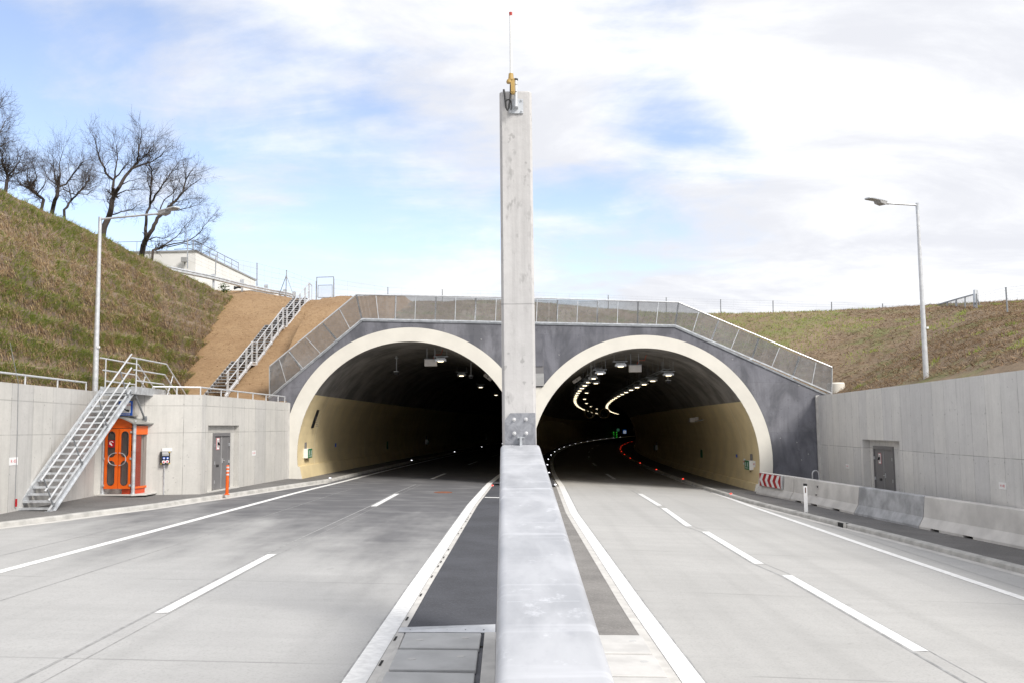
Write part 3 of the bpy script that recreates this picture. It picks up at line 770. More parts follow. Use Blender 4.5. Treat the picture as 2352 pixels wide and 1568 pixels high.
# cable trays over the two rows
for dx, z, lb in ((dxr, zr, 'long steel cable tray above the lamp row nearer the chevron board'), (dxl, zl, 'long steel cable tray above the lamp row nearer the pillar')):
    t = thing('cable_tray', lb, 'cable tray', (CRx.x+dx, 47, z))
    mb = MB(); Y = ys(47.2, 172, 3)
    mb.path([tp_at(CRx, cR, dx-.16, z+.3-.012*(y-47)/4, y) for y in Y], .03, 5); mb.path([tp_at(CRx, cR, dx+.16, z+.3-.012*(y-47)/4, y) for y in Y], .03, 5)
    build('side_rail', mb, M('galv_dark'), t)
    for k in range(40):
        mb = MB(); y = 47.4+k*2; q = tp_at(CRx, cR, dx, z+.3-.012*(y-47)/4, y); mb.box(q, (.34, .04, .02)); mb.tube(q+V((.16, 0, 0)), q+V((.16, 0, .7)), .008, n=4); mb.tube(q+V((-.16, 0, 0)), q+V((-.16, 0, .7)), .008, n=4)
        build('rung', mb, M('galv_dark'), t)
# grey boxes under the vault
def ceil_box(u, v, y, label):
    q = P(u, v, y); t = thing('ceiling_box', label, 'box', q)
    mb = MB(); mb.box(q, (.62, .30, .34)); build('case', mb, M('grey_box'), t, bevel=.015)
    mb = MB()
    for sx in (-.2, .2): mb.tube(q+V((sx, .05, .17)), q+V((sx, .05, .75)), .018, n=5)
    mb.box(q+V((0, .05, .2)), (.7, .05, .03)); build('hanger', mb, M('galv_dark'), t)
    mb = MB(); mb.path([q+V((.1, .1, .2)), q+V((.22, .1, .42)), q+V((.5, .12, .42)), q+V((.6, .12, .7))], .014, 5); build('cable', mb, M('orange_red'), t)
ceil_box(*Z5(1098, 388), 46.2, 'pale grey equipment box beside the white lamp in the lit tube')
ceil_box(*Z4(1222, 392), 46.2, 'pale grey equipment box beside the lamp in the dark tube')
def rod_cam(u, v0, v1, y, label):
    a = P(u, v0, y); b = P(u, v1, y); t = thing('ceiling_camera', label, 'camera', b)
    mb = MB(); mb.tube(a+V((0, 0, .25)), b, .03, n=6); mb.lathe(a+V((0, 0, .1)), [(.10, 0), (.05, .14)], 8); build('rod', mb, M('galv'), t)
    mb = MB(); mb.box(b+V((0, -.05, -.06)), (.2, .34, .14)); build('camera_body', mb, M('black'), t, bevel=.015)
    mb = MB(); mb.box(b+V((0, -.05, .03)), (.26, .36, .03)); build('sun_hood', mb, M('galv_bright'), t)
rod_cam(Z4(953, 0)[0], Z4(0, 372)[1], Z4(0, 465)[1], 50, 'black camera on a thin rod near the arch crown of the dark tube')
rod_cam(Z4(1537, 0)[0], Z4(0, 402)[1], Z4(0, 498)[1], 52, 'black camera on a thin rod between two lamps of the dark tube')
rod_cam(Z5(705, 0)[0], Z5(0, 390)[1], Z5(0, 490)[1], 49, 'camera on a rod in front of the lamp row nearer the pillar')
rod_cam(Z5(1393, 0)[0], Z5(0, 462)[1], Z5(0, 497)[1], 50, 'dark camera hanging under the first lamp nearer the chevron board')
# jet fans
for u, v, lb in ((*Z5(687, 788), 'round jet fan under the vault, nearer the pillar'), (*Z5(818, 788), 'round jet fan under the vault, nearer the chevron board')):
    q = P(u, v, 122); t = thing('jet_fan', lb, 'fan', q, 'jet fans of the curving tube'); R90 = Matrix.Rotation(pi/2, 3, 'X')
    mb = MB(); prof = [(.60, -1.6), (.66, -1.55), (.66, 1.5), (.60, 1.6)]
    n = 28
    for (r0, z0), (r1, z1) in zip(prof, prof[1:]):
        pass
    vs = []; rings = [(.56, 1.5), (.58, 1.62), (.66, 1.62), (.68, 1.5), (.66, -1.6), (.56, -1.6)]
    vs = [q+R90 @ V((r*math.cos(2*pi*k/n), r*math.sin(2*pi*k/n), z)) for r, z in rings for k in range(n)]
    fs = [(i*n+k, i*n+(k+1) % n, ((i+1) % 6)*n+(k+1) % n, ((i+1) % 6)*n+k) for i in range(6) for k in range(n)]
    mb.add(vs, fs); build('casing', mb, M('fan_casing'), t, smooth=40)
    mb = MB(); mb.lathe(q, [(.16, -.4), (.2, .2), (.06, .5)], 14, R90)
    for k in range(8):
        a = 2*pi*k/8; d = V((math.cos(a), 0, math.sin(a))); w = V((-math.sin(a), .6, math.cos(a)))*.1
        mb.prism([q+d*.15-w, q+d*.55-w*.8, q+d*.55+w*.8, q+d*.15+w], V((0, .02, 0)))
    build('rotor', mb, M('galv_dark'), t)
    mb = MB()
    for sx in (-.3, .3): mb.tube(q+V((sx, 0, .55)), q+V((sx, 0, 1.3)), .03, n=5)
    build('hanger', mb, M('galv_dark'), t)
# kerb studs
def stud(p, mat, label, group):
    t = thing('kerb_light', label, 'kerb light', p, group)
    mb = MB(); mb.box((0, 0, .03), (.12, .16, .05)); build('housing', mb, M('galv'), t, True, .008)
    mb = MB(); mb.box((0, -.07, .04), (.085, .04, .035)); build('lens', mb, M(mat), t, True)
    return t
w0 = None
for k in range(17):
    y = 44.2+11.6*k; x = fbR(y)-.45; q = V((x, y, g(x, y, 'R')+.10))
    lb = 'small white kerb light glowing in the curved row along the inner walkway' if k else 'white kerb light nearest the steel barrier end'
    if w0 is None: w0 = stud(q, 'stud_white', lb, 'white kerb lights of the curving tube')
    else: dup(w0, q, label=lb)
r0 = None
for k in range(13):
    y = 41.5+11.7*k; x = fkR(y)+.1; q = V((x, y, g(x, y, 'R')+.13))
    lb = 'small red kerb light glowing in the curved row by the painted side wall' if k else 'red kerb light nearest the chevron board'
    if r0 is None: r0 = stud(q, 'stud_red', lb, 'red kerb lights of the curving tube')
    else: dup(r0, q, label=lb)
for k in range(5):
    y = (44.9, 68.5, 91.5, 113, 134)[k]; x = fkL(y)-.1; q = V((x, y, g(x, y, 'L')+.13))
    dup(w0, q, label=('white kerb light at the tunnel mouth nearer the orange post' if k == 0 else 'small white kerb light along the far kerb of the dark tube'), group='white kerb lights of the dark tube')
q = gp(*Z4(1705, 1357), 'L', .1); dup(r0, q, label='single red kerb light beside the white band next to the barrier', group='single red light')
# emergency boxes, vents and little signs on the tube walls
def wallx(c, ri, cf, sg, z, y): return c.x+cf(y)+sg*math.sqrt(max(0, ri*ri-(z-c.z)**2))
def sos_box(c, ri, cf, sg, y, z, label, green=True):
    x = wallx(c, ri, cf, sg, z, y); t = thing('emergency_box', label, 'emergency box', (x, y, z))
    mb = MB(); mb.box((x-sg*.10, y, z), (.24, .85, .46)); build('case', mb, M('grey_box' if not green else 'white'), t, bevel=.012)
    if green:
        xx = x-sg*.226
        mb = MB(); mb.box((xx, y, z), (.02, .86, .45)); build('sign_plate', mb, M('green_sign'), t)
        mb = MB()
        for a, b in ((-.22, .07), (.18, .07)):
            yy = y+a; xf = xx-sg*.014
            mb.box((xf, yy, z+.12), (.006, .07, .06)); mb.box((xf, yy, z+.05), (.006, .10, .10)); mb.bar((xf, yy-.06, z-.06), (xf, yy, z+.02), .006, .04); mb.bar((xf, yy+.08, z-.06), (xf, yy, z+.02), .006, .04)
        for a in (-.22, .02, .24): mb.bar((xx-sg*.014, y+a-.06, z-.16), (xx-sg*.014, y+a+.06, z-.11), .006, .035)
        build('pictogram', mb, M('white'), t)
    mb = MB(); mb.path([V((x-sg*.1, y-.1, z-.23)), V((x-sg*.1, y-.08, z-.34)), V((x-sg*.04, y-.05, z-.30))], .015, 5); build('cable', mb, M('rubber'), t)
    mb = MB(); mb.box((x-sg*.05, y-.22, z+.38), (.06, .22, .32)); build('conduit', mb, M('grey_paint'), t)
p = P(704, 1040, 45.9); sos_box(CLx, RI_L, cL, -1, 46.0, p.z, 'emergency box with a green sign on the cream wall beside the arch ring')
p = P(1719, 1067, 45.9); sos_box(CRx, RI_R, cR, 1, 46.0, p.z, 'emergency box with a green sign on the yellow wall behind the chevron board')
p = P(998, 1013, 85); sos_box(CLx, RI_L, cL, -1, 84, p.z, 'small emergency box deeper on the dark tunnel wall')
p = P(1117, 1004, 132); sos_box(CLx, RI_L, cL, -1, 128, p.z, 'faint emergency box farthest along the dark tunnel wall')
p = P(1493, 1027, 84); sos_box(CRx, RI_R, cR, 1, 84, p.z, 'emergency box on the wall above the row of red lights')
def plate_on_wall(name, c, ri, cf, sg, u, v, y, dy, dz, mat, label, cat, txt=None):
    z = P(u, v, y).z; x = wallx(c, ri, cf, sg, z, y); t = thing(name, label, cat, (x, y, z))
    tl = math.asin(max(-1, min(1, (z-c.z)/ri)))
    mb = MB(); mb.box((x-sg*.03, y, z), (.03, dy, dz), M=Matrix.Rotation(sg*-tl, 3, 'Y')); build('panel', mb, M(mat), t, bevel=.004)
    return t, x, z
t, x, z = plate_on_wall('vent_grille', CLx, RI_L, cL, -1, *Z4(312, 830), 46.6, .5, .95, 'black', 'black louvred vent on the cream wall inside the arch', 'vent')
mb = MB()
for k in range(9): mb.box((x+.06+.012*k*.6, 46.6, z+.38-.095*k), (.02, .46, .02))
build('louvres', mb, M('grey_paint'), t)
plate_on_wall('wall_sign', CLx, RI_L, cL, -1, *Z4(455, 1035), 52, .25, .2, 'blue', 'tiny blue sign on the cream tunnel wall', 'sign')
plate_on_wall('wall_sign', CLx, RI_L, cL, -1, *Z4(908, 1036), 67, .55, .55, 'green_sign', 'small green sign on the dark tunnel wall', 'sign')
plate_on_wall('wall_sign', CRx, RI_R, cR, 1, *Z6(211, 1155), 59, .5, .5, 'green_sign', 'small green sign on the yellow tunnel wall', 'sign')
plate_on_wall('wall_sign', CRx, RI_R, cR, 1, *Z6(538, 1170), 49, .2, .16, 'blue', 'tiny blue sign on the yellow tunnel wall', 'sign')
t, x, z = plate_on_wall('number_plate', CRx, RI_R, cR, 1, *Z6(622, 1210), 47.3, .3, .3, 'white', 'white number plate on the yellow wall, deeper of two', 'sign')
text('lettering', 'H-04', .12, (x-.055, 47.3, z), (0, -1, 0), (0, 0, 1), M('red_text'), t)
t, x, z = plate_on_wall('number_plate', CRx, RI_R, cR, 1, *Z6(730, 1227), 45.3, .26, .3, 'white', 'white number plate next to the emergency box on the yellow wall', 'sign')
text('lettering', 'H-03', .11, (x-.055, 45.3, z), (0, -1, 0), (0, 0, 1), M('red_text'), t)
# wall camera on the yellow wall
q = P(*Z6(250, 918), 56); x = wallx(CRx, RI_R, cR, 1, q.z, 56); t = thing('wall_camera', 'white camera on a bracket high on the yellow tunnel wall', 'camera', (x, 56, q.z))
mb = MB(); mb.bar((x, 56, q.z), (x-.55, 56, q.z-.12), .05, .05); build('bracket', mb, M('galv_dark'), t)
mb = MB(); mb.box((x-.45, 55.9, q.z+.05), (.22, .5, .2)); build('camera_body', mb, M('grey_box'), t, bevel=.02)
mb = MB(); mb.box((x-.72, 55.8, q.z-.02), (.3, .4, .26)); build('floodlight', mb, M('grey_box'), t, bevel=.02)
# small box hung on the vault edge near each ring
for c, ri, cf, u, v, y, lb in ((CLx, RI_L, cL, *Z4(1668, 505), 50, 'small grey junction box on the vault of the dark tube'), (CRx, RI_R, cR, *Z5(576, 488), 50, 'small grey junction box on the vault of the lit tube')):
    q = P(u, v, y); t = thing('junction_box', lb, 'box', q)
    mb = MB(); mb.box(q, (.5, .16, .18), M=Matrix.Rotation(R_(38 if c is CLx else -33), 3, 'Y')); build('case', mb, M('grey_box'), t, bevel=.012)
    mb = MB(); mb.box(q+V((0, -.086, 0)), (.06, .02, .06)); build('lens', mb, M('black'), t)
# lane signal and far signs
q = P(*Z5(920, 980), 226); t = thing('lane_signal', 'green light dots of a lane signal deep in the curving tube', 'signal', q)
mb = MB()
mb.box(q+V((0, .1, 0)), (1.5, .12, 2.2)); build('board', mb, M('black'), t)
for r in range(3):
    for sx in (-.36, .36):
        mb = MB(); mb.bar(q+V((sx-.09, 0, -.62+r*.55)), q+V((sx+.09, 0, -.40+r*.55)), .10, .08, (0, 1, 0)); build('light_dot', mb, M('led_green'), t)
q = P(*Z5(946, 935), 215); t = thing('exit_sign', 'faint green lit sign above the green light dots', 'sign', q)
mb = MB(); mb.box(q, (.62, .12, .62)); build('case', mb, M('sign_glow_green'), t); mb = MB(); mb.box(q+V((0, 0, .7)), (.08, .08, .6)); build('bracket', mb, M('galv_dark'), t)
q = P(*Z5(1005, 950), 150); t = thing('lit_sign', 'small blue and white lit sign deep in the curving tube', 'sign', q)
mb = MB(); mb.box(q, (.56, .14, .62)); build('case', mb, M('sign_glow_blue'), t)
mb = MB(); mb.box(q+V((0, -.08, -.06)), (.42, .02, .46)); build('white_face', mb, M('sign_glow'), t)
mb = MB(); mb.path([q+V((-.08, -.1, .08)), q+V((-.05, -.1, -.02)), q+V((.04, -.1, -.12)), q+V((.1, -.1, -.12))], .025, 5); build('handset_symbol', mb, M('black'), t)
# ------------------------------------------------------------------ pillar, antenna, steel barrier
YC = 11.82
a = P(1153.5, 1018, YC); b = P(1233, 1018, YC); tpz = P(1183, 209, YC).z
cxm = (a.x+b.x)/2; cw = b.x-a.x
pil = thing('concrete_pillar', 'tall pale concrete pillar standing at the end of the steel barrier', 'pillar', (cxm, YC, 0))
ch = .035; h_ = cw/2; tap = .965
def oct_(z, k): return [V((cxm+sx*k, YC+cw/2+sy*k, z)) for sx, sy in ((-h_+ch, -h_), (h_-ch, -h_), (h_, -h_+ch), (h_, h_-ch), (h_-ch, h_), (-h_+ch, h_), (-h_, h_-ch), (-h_, -h_+ch))]
m_ = MB(); O0 = oct_(-.05, 1.0); O1 = oct_(tpz-.02, tap); O2 = oct_(tpz, tap-.06)
for i in range(8):
    j = (i+1) % 8
    m_.add([O0[i], O0[j], O1[j], O1[i]], [(0, 1, 2, 3)], [(i*.5+5, 0), (i*.5+5.4, 0), (i*.5+5.4, tpz), (i*.5+5, tpz)])
    m_.add([O1[i], O1[j], O2[j], O2[i]], [(0, 1, 2, 3)], [(0, 0), (.4, 0), (.4, .03), (0, .03)])
m_.poly(O2, [(p.x, p.y) for p in O2]); build('shaft', m_, M('column_concrete'), pil)
fy = YC-.001
q0 = P(*ZR5(415, 352), YC-.03); q1 = P(*ZR5(842, 352), YC-.03); q2 = P(*ZR5(842, 786), YC-.03)
zb_ = q2.z-.25
plate = build('steel_plate', MB().prism([V((q0.x, YC-.03, zb_)), V((q1.x, YC-.03, zb_)), V((q1.x, YC-.03, q0.z)), V((q0.x+.07, YC-.03, q0.z)), V((q0.x, YC-.03, q0.z-.09))], (0, .034, 0)), M('zinc_plate'), pil)
for zx, zy in ((544, 440), (710, 437), (548, 635), (714, 632)):
    q = P(*ZR5(zx, zy), YC-.035); RX = Matrix.Rotation(pi/2, 3, 'X')
    m_ = MB(); m_.lathe((q.x, YC-.03, q.z), [(.0245, 0), (.0245, .006), (.022, .008)], 20, RX); m_.lathe((q.x, YC-.038, q.z), [(.0165, 0), (.0165, .018), (.014, .021)], 6, RX); m_.lathe((q.x, YC-.06, q.z), [(.0095, 0), (.0095, .016), (.007, .018)], 12, RX)
    build('bolt', m_, M('aluminium'), plate)
q = P(*ZR5(640, 690), YC-.06)
m_ = MB(); m_.box((q.x, YC-.09, q.z-.11), (.03, .12, .24)); m_.box((q.x, YC-.06, q.z-.0), (.09, .06, .016)); build('fin', m_, M('galv'), plate)
# antenna at the top
ant = thing('radio_antenna', 'white rod antenna with a red tip on top of the pillar', 'antenna', P(*ZR4(395, 920), YC-.1))
ya = YC-.10
A = lambda x, y, yy=None: P(*ZR4(x, y), ya if yy is None else yy)
m_ = MB(); m_.path([A(398, 735), A(393, 92)], [.0185, .0175], 12); build('rod', m_, M('white'), ant, smooth=40)
m_ = MB(); m_.path([A(393, 94), A(392, 58)], [.0195, .0225], 12); build('cap', m_, M('red_cap'), ant, smooth=40)
m_ = MB(); m_.path([A(396, 732), A(396, 800)], [.031, .037], 12); m_.path([A(398, 800), A(378, 812)], [.035, .035], 10); m_.lathe(A(376, 836), [(.034, 0), (.038, .02), (.03, .045)], 12)
m_.bar(A(414, 790), A(416, 950), .05, .05, (0, 1, 0)); m_.lathe(A(414, 958), [(.022, 0), (.036, .03)], 10); build('base', m_, M('ochre'), ant, smooth=40)
m_ = MB(); m_.path([A(447, 805, YC-.07), A(449, 1010, YC-.07)], .0285, 14); m_.path([A(449, 1010, YC-.07), A(449, 1098, YC-.07)], .029, 14); m_.box(A(450, 1100, YC-.03), (.06, .08, .03)); build('mounting_pole', m_, M('galv_bright'), ant, smooth=40)
m_ = MB(); m_.path([A(447, 790, YC-.07), A(447, 808, YC-.07)], .033, 14); build('pole_cap', m_, M('black'), ant)
m_ = MB(); q0 = A(372, 1010, YC-.012); q1 = A(532, 1166, YC-.012); m_.box(((q0.x+q1.x)/2, YC-.006, (q0.z+q1.z)/2), (q1.x-q0.x, .014, q0.z-q1.z))
for x, y in ((508, 1027), (510, 1146), (390, 1150)): m_.lathe(A(x, y, YC-.012), [(.014, 0), (.014, .012), (.008, .02)], 6, Matrix.Rotation(pi/2, 3, 'X'))
build('mounting_plate', m_, M('galv'), ant)
m_ = MB()
m_.path([A(x, y) for x, y in ((394, 850), (392, 960), (384, 1040), (372, 1110), (355, 1133), (342, 1100), (333, 1020), (326, 960), (316, 905))], .014, 7)
m_.path([A(x, y, ya-.01) for x, y in ((335, 1040), (352, 1020), (380, 1015), (400, 1035), (405, 1090), (396, 1132))], .010, 6); build('cable', m_, M('rubber'), ant, smooth=40)
m_ = MB()
for y in (852, 932): m_.path([A(394, y-4), A(420, y-6, YC-.06), A(452, y-6, YC-.105), A(470, y+6, YC-.07)], .006, 5)
build('clamp', m_, M('galv_dark'), ant)
# steel clad barrier, rising to the pillar
YN, YF = 3.73, 11.76
nl, nr = P(1136, 1568, YN), P(1419, 1568, YN); fl, fr = P(1149.5, 1021, YF), P(1240.5, 1021, YF)
def lerpY(a, b, y): return a+(b-a)*((y-a.y)/(b.y-a.y))
sb = thing('steel_barrier', 'smooth galvanised steel barrier rising towards the concrete pillar', 'barrier', (0, 6, 0))
m_ = MB(); rows = []
rad = .055
for y in ys(-2.0, YF, .55):
    l = lerpY(nl, fl, y); r = lerpY(nr, fr, y); z = (l.z+r.z)/2
    ring_ = [V((l.x-.03, y, -.05)), V((l.x, y, z-rad-.25))]
    ring_ += [V((l.x+rad-rad*math.cos(t), y, z-rad+rad*math.sin(t))) for t in [i*pi/12 for i in range(7)]]
    ring_ += [V((r.x-rad+rad*math.sin(t), y, z-rad+rad*math.cos(t))) for t in [i*pi/12 for i in range(7)]]
    ring_ += [V((r.x, y, z-rad-.25)), V((r.x+.03, y, -.05))]
    rows.append(ring_)
for a, b in zip(rows, rows[1:]): m_.strip(a, b)
m_.poly(rows[0]); m_.poly(rows[-1]); build('skin', m_, M('steel_skin'), sb, smooth=35)
m_ = MB()
for y in (3.0, 4.85):
    l = lerpY(nl, fl, y); r = lerpY(nr, fr, y); z = (l.z+r.z)/2
    m_.box(((l.x+r.x)/2, y, z), (r.x-l.x-2*rad, .006, .003))
build('weld_seam', m_, M('galv'), sb)
# ------------------------------------------------------------------ wing walls
A0 = gp(645, 1102, 'L', .12); A0 = V((A0.x, YP+.02, 0)); A1 = gp(460, 1134, 'L', .12)
B1 = gp(346, 1136, 'L', .12); C1 = gp(165, 1148, 'L', .12); C2 = gp(0, 1180, 'L', .12)
def isect(p, q, r, s_):
    d1 = q-p; d2 = s_-r; den = d1.x*d2.y-d1.y*d2.x; t = ((r.x-p.x)*d2.y-(r.y-p.y)*d2.x)/den; return p+d1*t
BC = isect(A1, B1, C1, C2); CE = C2+(C2-C1).normalized()*24
for q in (A1, B1, C1, C2, BC, CE): q.z = 0
zA0 = P(645, 924, YP).z; zA1 = onV(460, 905.5, A1, B1)[1]; zB = onV(346, 905, A1, B1)[1]; zC2 = onV(0, 878.5, BC, C2)[1]; zC1 = onV(205, 896, BC, C2)[1]
print('walls', [tuple(round(x, 2) for x in q[:2]) for q in (A0, A1, B1, BC, C1, C2)], zA0, zA1, zB, zC1, zC2)
WT = zA1
def wall_face(mb, p0, p1, poly, th, side=1, u0=0.0):
    """poly in (s, z) on the vertical plane p0->p1; extruded th to the back"""
    e = V((p1.x-p0.x, p1.y-p0.y, 0)).normalized(); n = V((-e.y, e.x, 0))*side
    pts = [p0+e*s+V((0, 0, z-p0.z)) for s, z in poly]
    mb.prism(pts, n*th, [(s+u0, z) for s, z in poly]); return e, n
wl = thing('retaining_wall', 'pale concrete retaining wall with the grey door, behind the orange booth', 'wall', (-13, 36, 0))
LA = (A1-A0).length
# face with the door niche, from the portal to the corner
sN0 = onV(*Z3(530, 1300), A0, A1)[0]; sN1 = onV(*Z3(345, 1300), A0, A1)[0]; zN = (onV(*Z3(345, 1117), A0, A1)[1]+onV(*Z3(528, 1122), A0, A1)[1])/2
m_ = MB()
zt0, zt1 = zA0, zA1
lerp = lambda a, b, t: a+(b-a)*t
eA, nA = wall_face(m_, A0, A1, [(0, -.3), (sN0, -.3), (sN0, zN), (sN1, zN), (sN1, -.3), (LA, -.3), (LA, zt1), (0, zt0)], .18, -1, 3.0)
zb2 = zN+.02
wall_face(m_, A0-eA*0+nA*.182, A1+nA*.182, [(sN0-.3, -.3), (sN1+.0, -.3), (sN1+.0, zb2+.3), (sN0-.3, zb2+.3)], .25, -1, 3.7)
# return face towards the booth and the long face beside the stair
LB = (BC-A1).length; LC = (CE-BC).length
wall_face(m_, A1+eA*0, BC, [(.001, -.3), (LB+.3, -.3), (LB+.3, WT), (.001, zA1)], .30, -1, 11.2)
wall_face(m_, BC, CE, [(0.002, -.3), (LC, -.3), (LC, zC2+.0), (0.002, zC1)], .30, -1, 1.6)
build('wall', m_, M('wall_concrete'), wl)
# capping edge at the portal joint
m_ = MB(); m_.bar(A0+V((-.03, -.10, -.2)), A0+V((-.03, -.10, zA0-.02)), .16, .10, (0, 1, 0)); build('edge_strip', m_, M('drain'), wl)
def make_door(par, p0, p1, off_, side, d0, d1, ztop, zbot, hinge_left, txt, sgnpx, hpx, tpx, txts=.15):
    """double leaf grey door in the plane p0p1 shifted by off_"""
    e = V((p1.x-p0.x, p1.y-p0.y, 0)).normalized(); n = V((-e.y, e.x, 0))*side
    o = p0+n*off_; at = lambda s, z, d=0: V((o.x, o.y, 0))+e*s+V((0, 0, z))-n*d
    w = abs(d1-d0); s0 = min(d0, d1); s1 = max(d0, d1)
    door = MB(); door.prism([at(s0, zbot), at(s1, zbot), at(s1, ztop), at(s0, ztop)], -n*.02)
    dr = build('door', door, M('grey_paint'), par)
    fm = MB()
    for a_, b_ in (((s0-.03, zbot), (s0-.03, ztop)), ((s1+.03, zbot), (s1+.03, ztop))): fm.bar(at(*a_, .03), at(*b_, .03), .07, .07, n)
    fm.bar(at(s0-.06, ztop+.06, .03), at(s1+.06, ztop+.06, .03), .07, .13, UP); build('frame', fm, M('grey_paint'), dr)
    sm = s0+.5*w; ov = MB(); ov.bar(at(sm, zbot+.02, .03), at(sm, ztop-.02, .03), .035, .02, n); build('leaf_overlap', ov, M('panel_grey'), dr)
    hg = MB()
    for zz in (ztop-.35, (ztop+zbot)/2, zbot+.3):
        for ss in (s0+.02, s1-.02): hg.box(at(ss, zz, .05), (.045, .045, .12))
    build('hinge', hg, M('galv'), dr)
    sg, zh = onV(*hpx, p0, p1, off_*side)[:2]
    hd = MB(); hd.box(at(sg, zh, .03), (.03, .03, .18)); hd.bar(at(sg, zh, .065), at(sg, zh, .065)+e*(-.13 if d1 > d0 else .13)*(1 if side > 0 else 1), .022, .022); build('handle', hd, M('aluminium'), dr)
    ss, sz = onV(*sgnpx[0], p0, p1, off_*side)[:2]; ss2, sz2 = onV(*sgnpx[1], p0, p1, off_*side)[:2]
    ca, cz_ = (ss+ss2)/2, (sz+sz2)/2; hw, hh = abs(ss-ss2)/2, abs(sz-sz2)/2
    def pl(name, hw_, hh_, d, mt):
        q = MB(); q.prism([at(ca-hw_, cz_-hh_, d), at(ca+hw_, cz_-hh_, d), at(ca+hw_, cz_+hh_, d), at(ca-hw_, cz_+hh_, d)], -n*.004); return build(name, q, M(mt), dr)
    pl('sign_border', hw, hh, .022, 'red_text'); pl('sign_face', hw*.82, hh*.93, .027, 'white')
    q = MB()
    for k in (-.32, .32): q.bar(at(ca+k*hw, cz_-hh*.62, .033), at(ca+k*hw, cz_+hh*.62, .033), hw*.2, .004, n)
    q.bar(at(ca-hw*.42, cz_-.06, .034), at(ca+hw*.42, cz_+.06, .034), .004, .12, n); q.box(at(ca, cz_, .034), (hw*.5, .004, .09), M=Matrix((e, n, UP)).transposed()); build('sign_symbol', q, M('black'), dr)
    ts, tz = onV(*tpx, p0, p1, off_*side)[:2]
    ex = e if (e.cross(UP)).dot(n) < 0 else -e
    ex = e if ((P(1500, 800, 30)-P(1400, 800, 30)).dot(e) > 0 or True) and e.dot(V((0, 1, 0))*(1 if o.x < 0 else -1)) > 0 else -e
    text('lettering', txt, txts, at(ts, tz, .026), ex, UP, M('black'), dr, wscale=.9)
    return dr
dn0 = onV(*Z3(466, 1300), A0, A1, -.18)[0]; dn1 = onV(*Z3(376, 1300), A0, A1, -.18)[0]
zt_ = (onV(*Z3(380, 1180), A0, A1, -.18)[1]+onV(*Z3(465, 1176), A0, A1, -.18)[1])/2; zb_ = onV(*Z3(372, 1505), A0, A1, -.18)[1]
ZD = lambda x, y: (820/1.7415+x*.20408/1.7415, 1680/1.7415+y*.20408/1.7415)
make_door(wl, A0, A1, .18, -1, dn0, dn1, zt_-.03, zb_, True, 'B00A', (ZD(214, 342), ZD(268, 570)), ZD(330, 785), ZD(232, 888))
m_ = MB(); e_ = eA; pb = A0+eA*sN0; pc = A0+eA*sN1
m_.prism([V((pb.x, pb.y, 0))-nA*.05+V((0, 0, zb_-.02)), V((pc.x, pc.y, 0))-nA*.05+V((0, 0, zb_-.02)), V((pc.x, pc.y, 0))+nA*.182+V((0, 0, zb_-.02)), V((pb.x, pb.y, 0))+nA*.182+V((0, 0, zb_-.02))], (0, 0, -.3)); build('door_step', m_, M('drain'), wl)
# other side: wall along the chevron barriers
RA = V((P(1880, 1000, YP).x, YP-.0, 0)); zR = P(1880, 908.5, YP).z
d = ray(2352, 848.5); t = (zR-CH)/d.z; RB = CAM+d*t; RB.z = 0
RE = RB+(RB-RA).normalized()*22
print('right wall', RA, RB, zR)
wr = thing('retaining_wall', 'grey concrete retaining wall behind the traffic barriers, with a door in a deep recess', 'wall', (15, 36, 0))
LR = (RE-RA).length
r0_ = onV(*ZR1(420, 1350), RA, RB)[0]; r1_ = onV(*ZR1(664, 1350), RA, RB)[0]; zrn = (onV(*ZR1(420, 1172), RA, RB)[1]+onV(*ZR1(664, 1168), RA, RB)[1])/2
m_ = MB(); ND = .28
eR, nR = wall_face(m_, RA, RE, [(0, -1.3), (r0_, -1.3), (r0_, zrn), (r1_, zrn), (r1_, -1.3), (LR, -1.3), (LR, zR), (0, zR)], ND, 1, 4.0)
wall_face(m_, RA+nR*(ND+.002), RE+nR*(ND+.002), [(r0_-.6, -1.3), (r1_+.6, -1.3), (r1_+.6, zrn+.4), (r0_-.6, zrn+.4)], .25, 1, 9.3)
build('wall', m_, M('wall_concrete_grey'), wr)
m_ = MB(); m_.bar(RA+V((-.02, -.12, -.8)), RA+V((-.02, -.12, zR+.03)), .16, .12, (0, 1, 0)); build('edge_strip', m_, M('drain'), wr)
ZE = lambda x, y: (3440/1.7415+x*.15302/1.7415, 1740/1.7415+y*.15302/1.7415)
e0 = onV(*ZE(420, 900), RA, RB, ND)[0]; e1 = onV(*ZE(900, 900), RA, RB, ND)[0]; zt_ = onV(*ZE(640, 330), RA, RB, ND)[1]; zb_ = g(15, 37, 'R')+.13
make_door(wr, RA, RB, ND, 1, e0, e1, zt_-.05, zb_, True, 'B100', (ZE(492, 455), ZE(575, 740)), ZE(690, 1045), ZE(565, 1150))
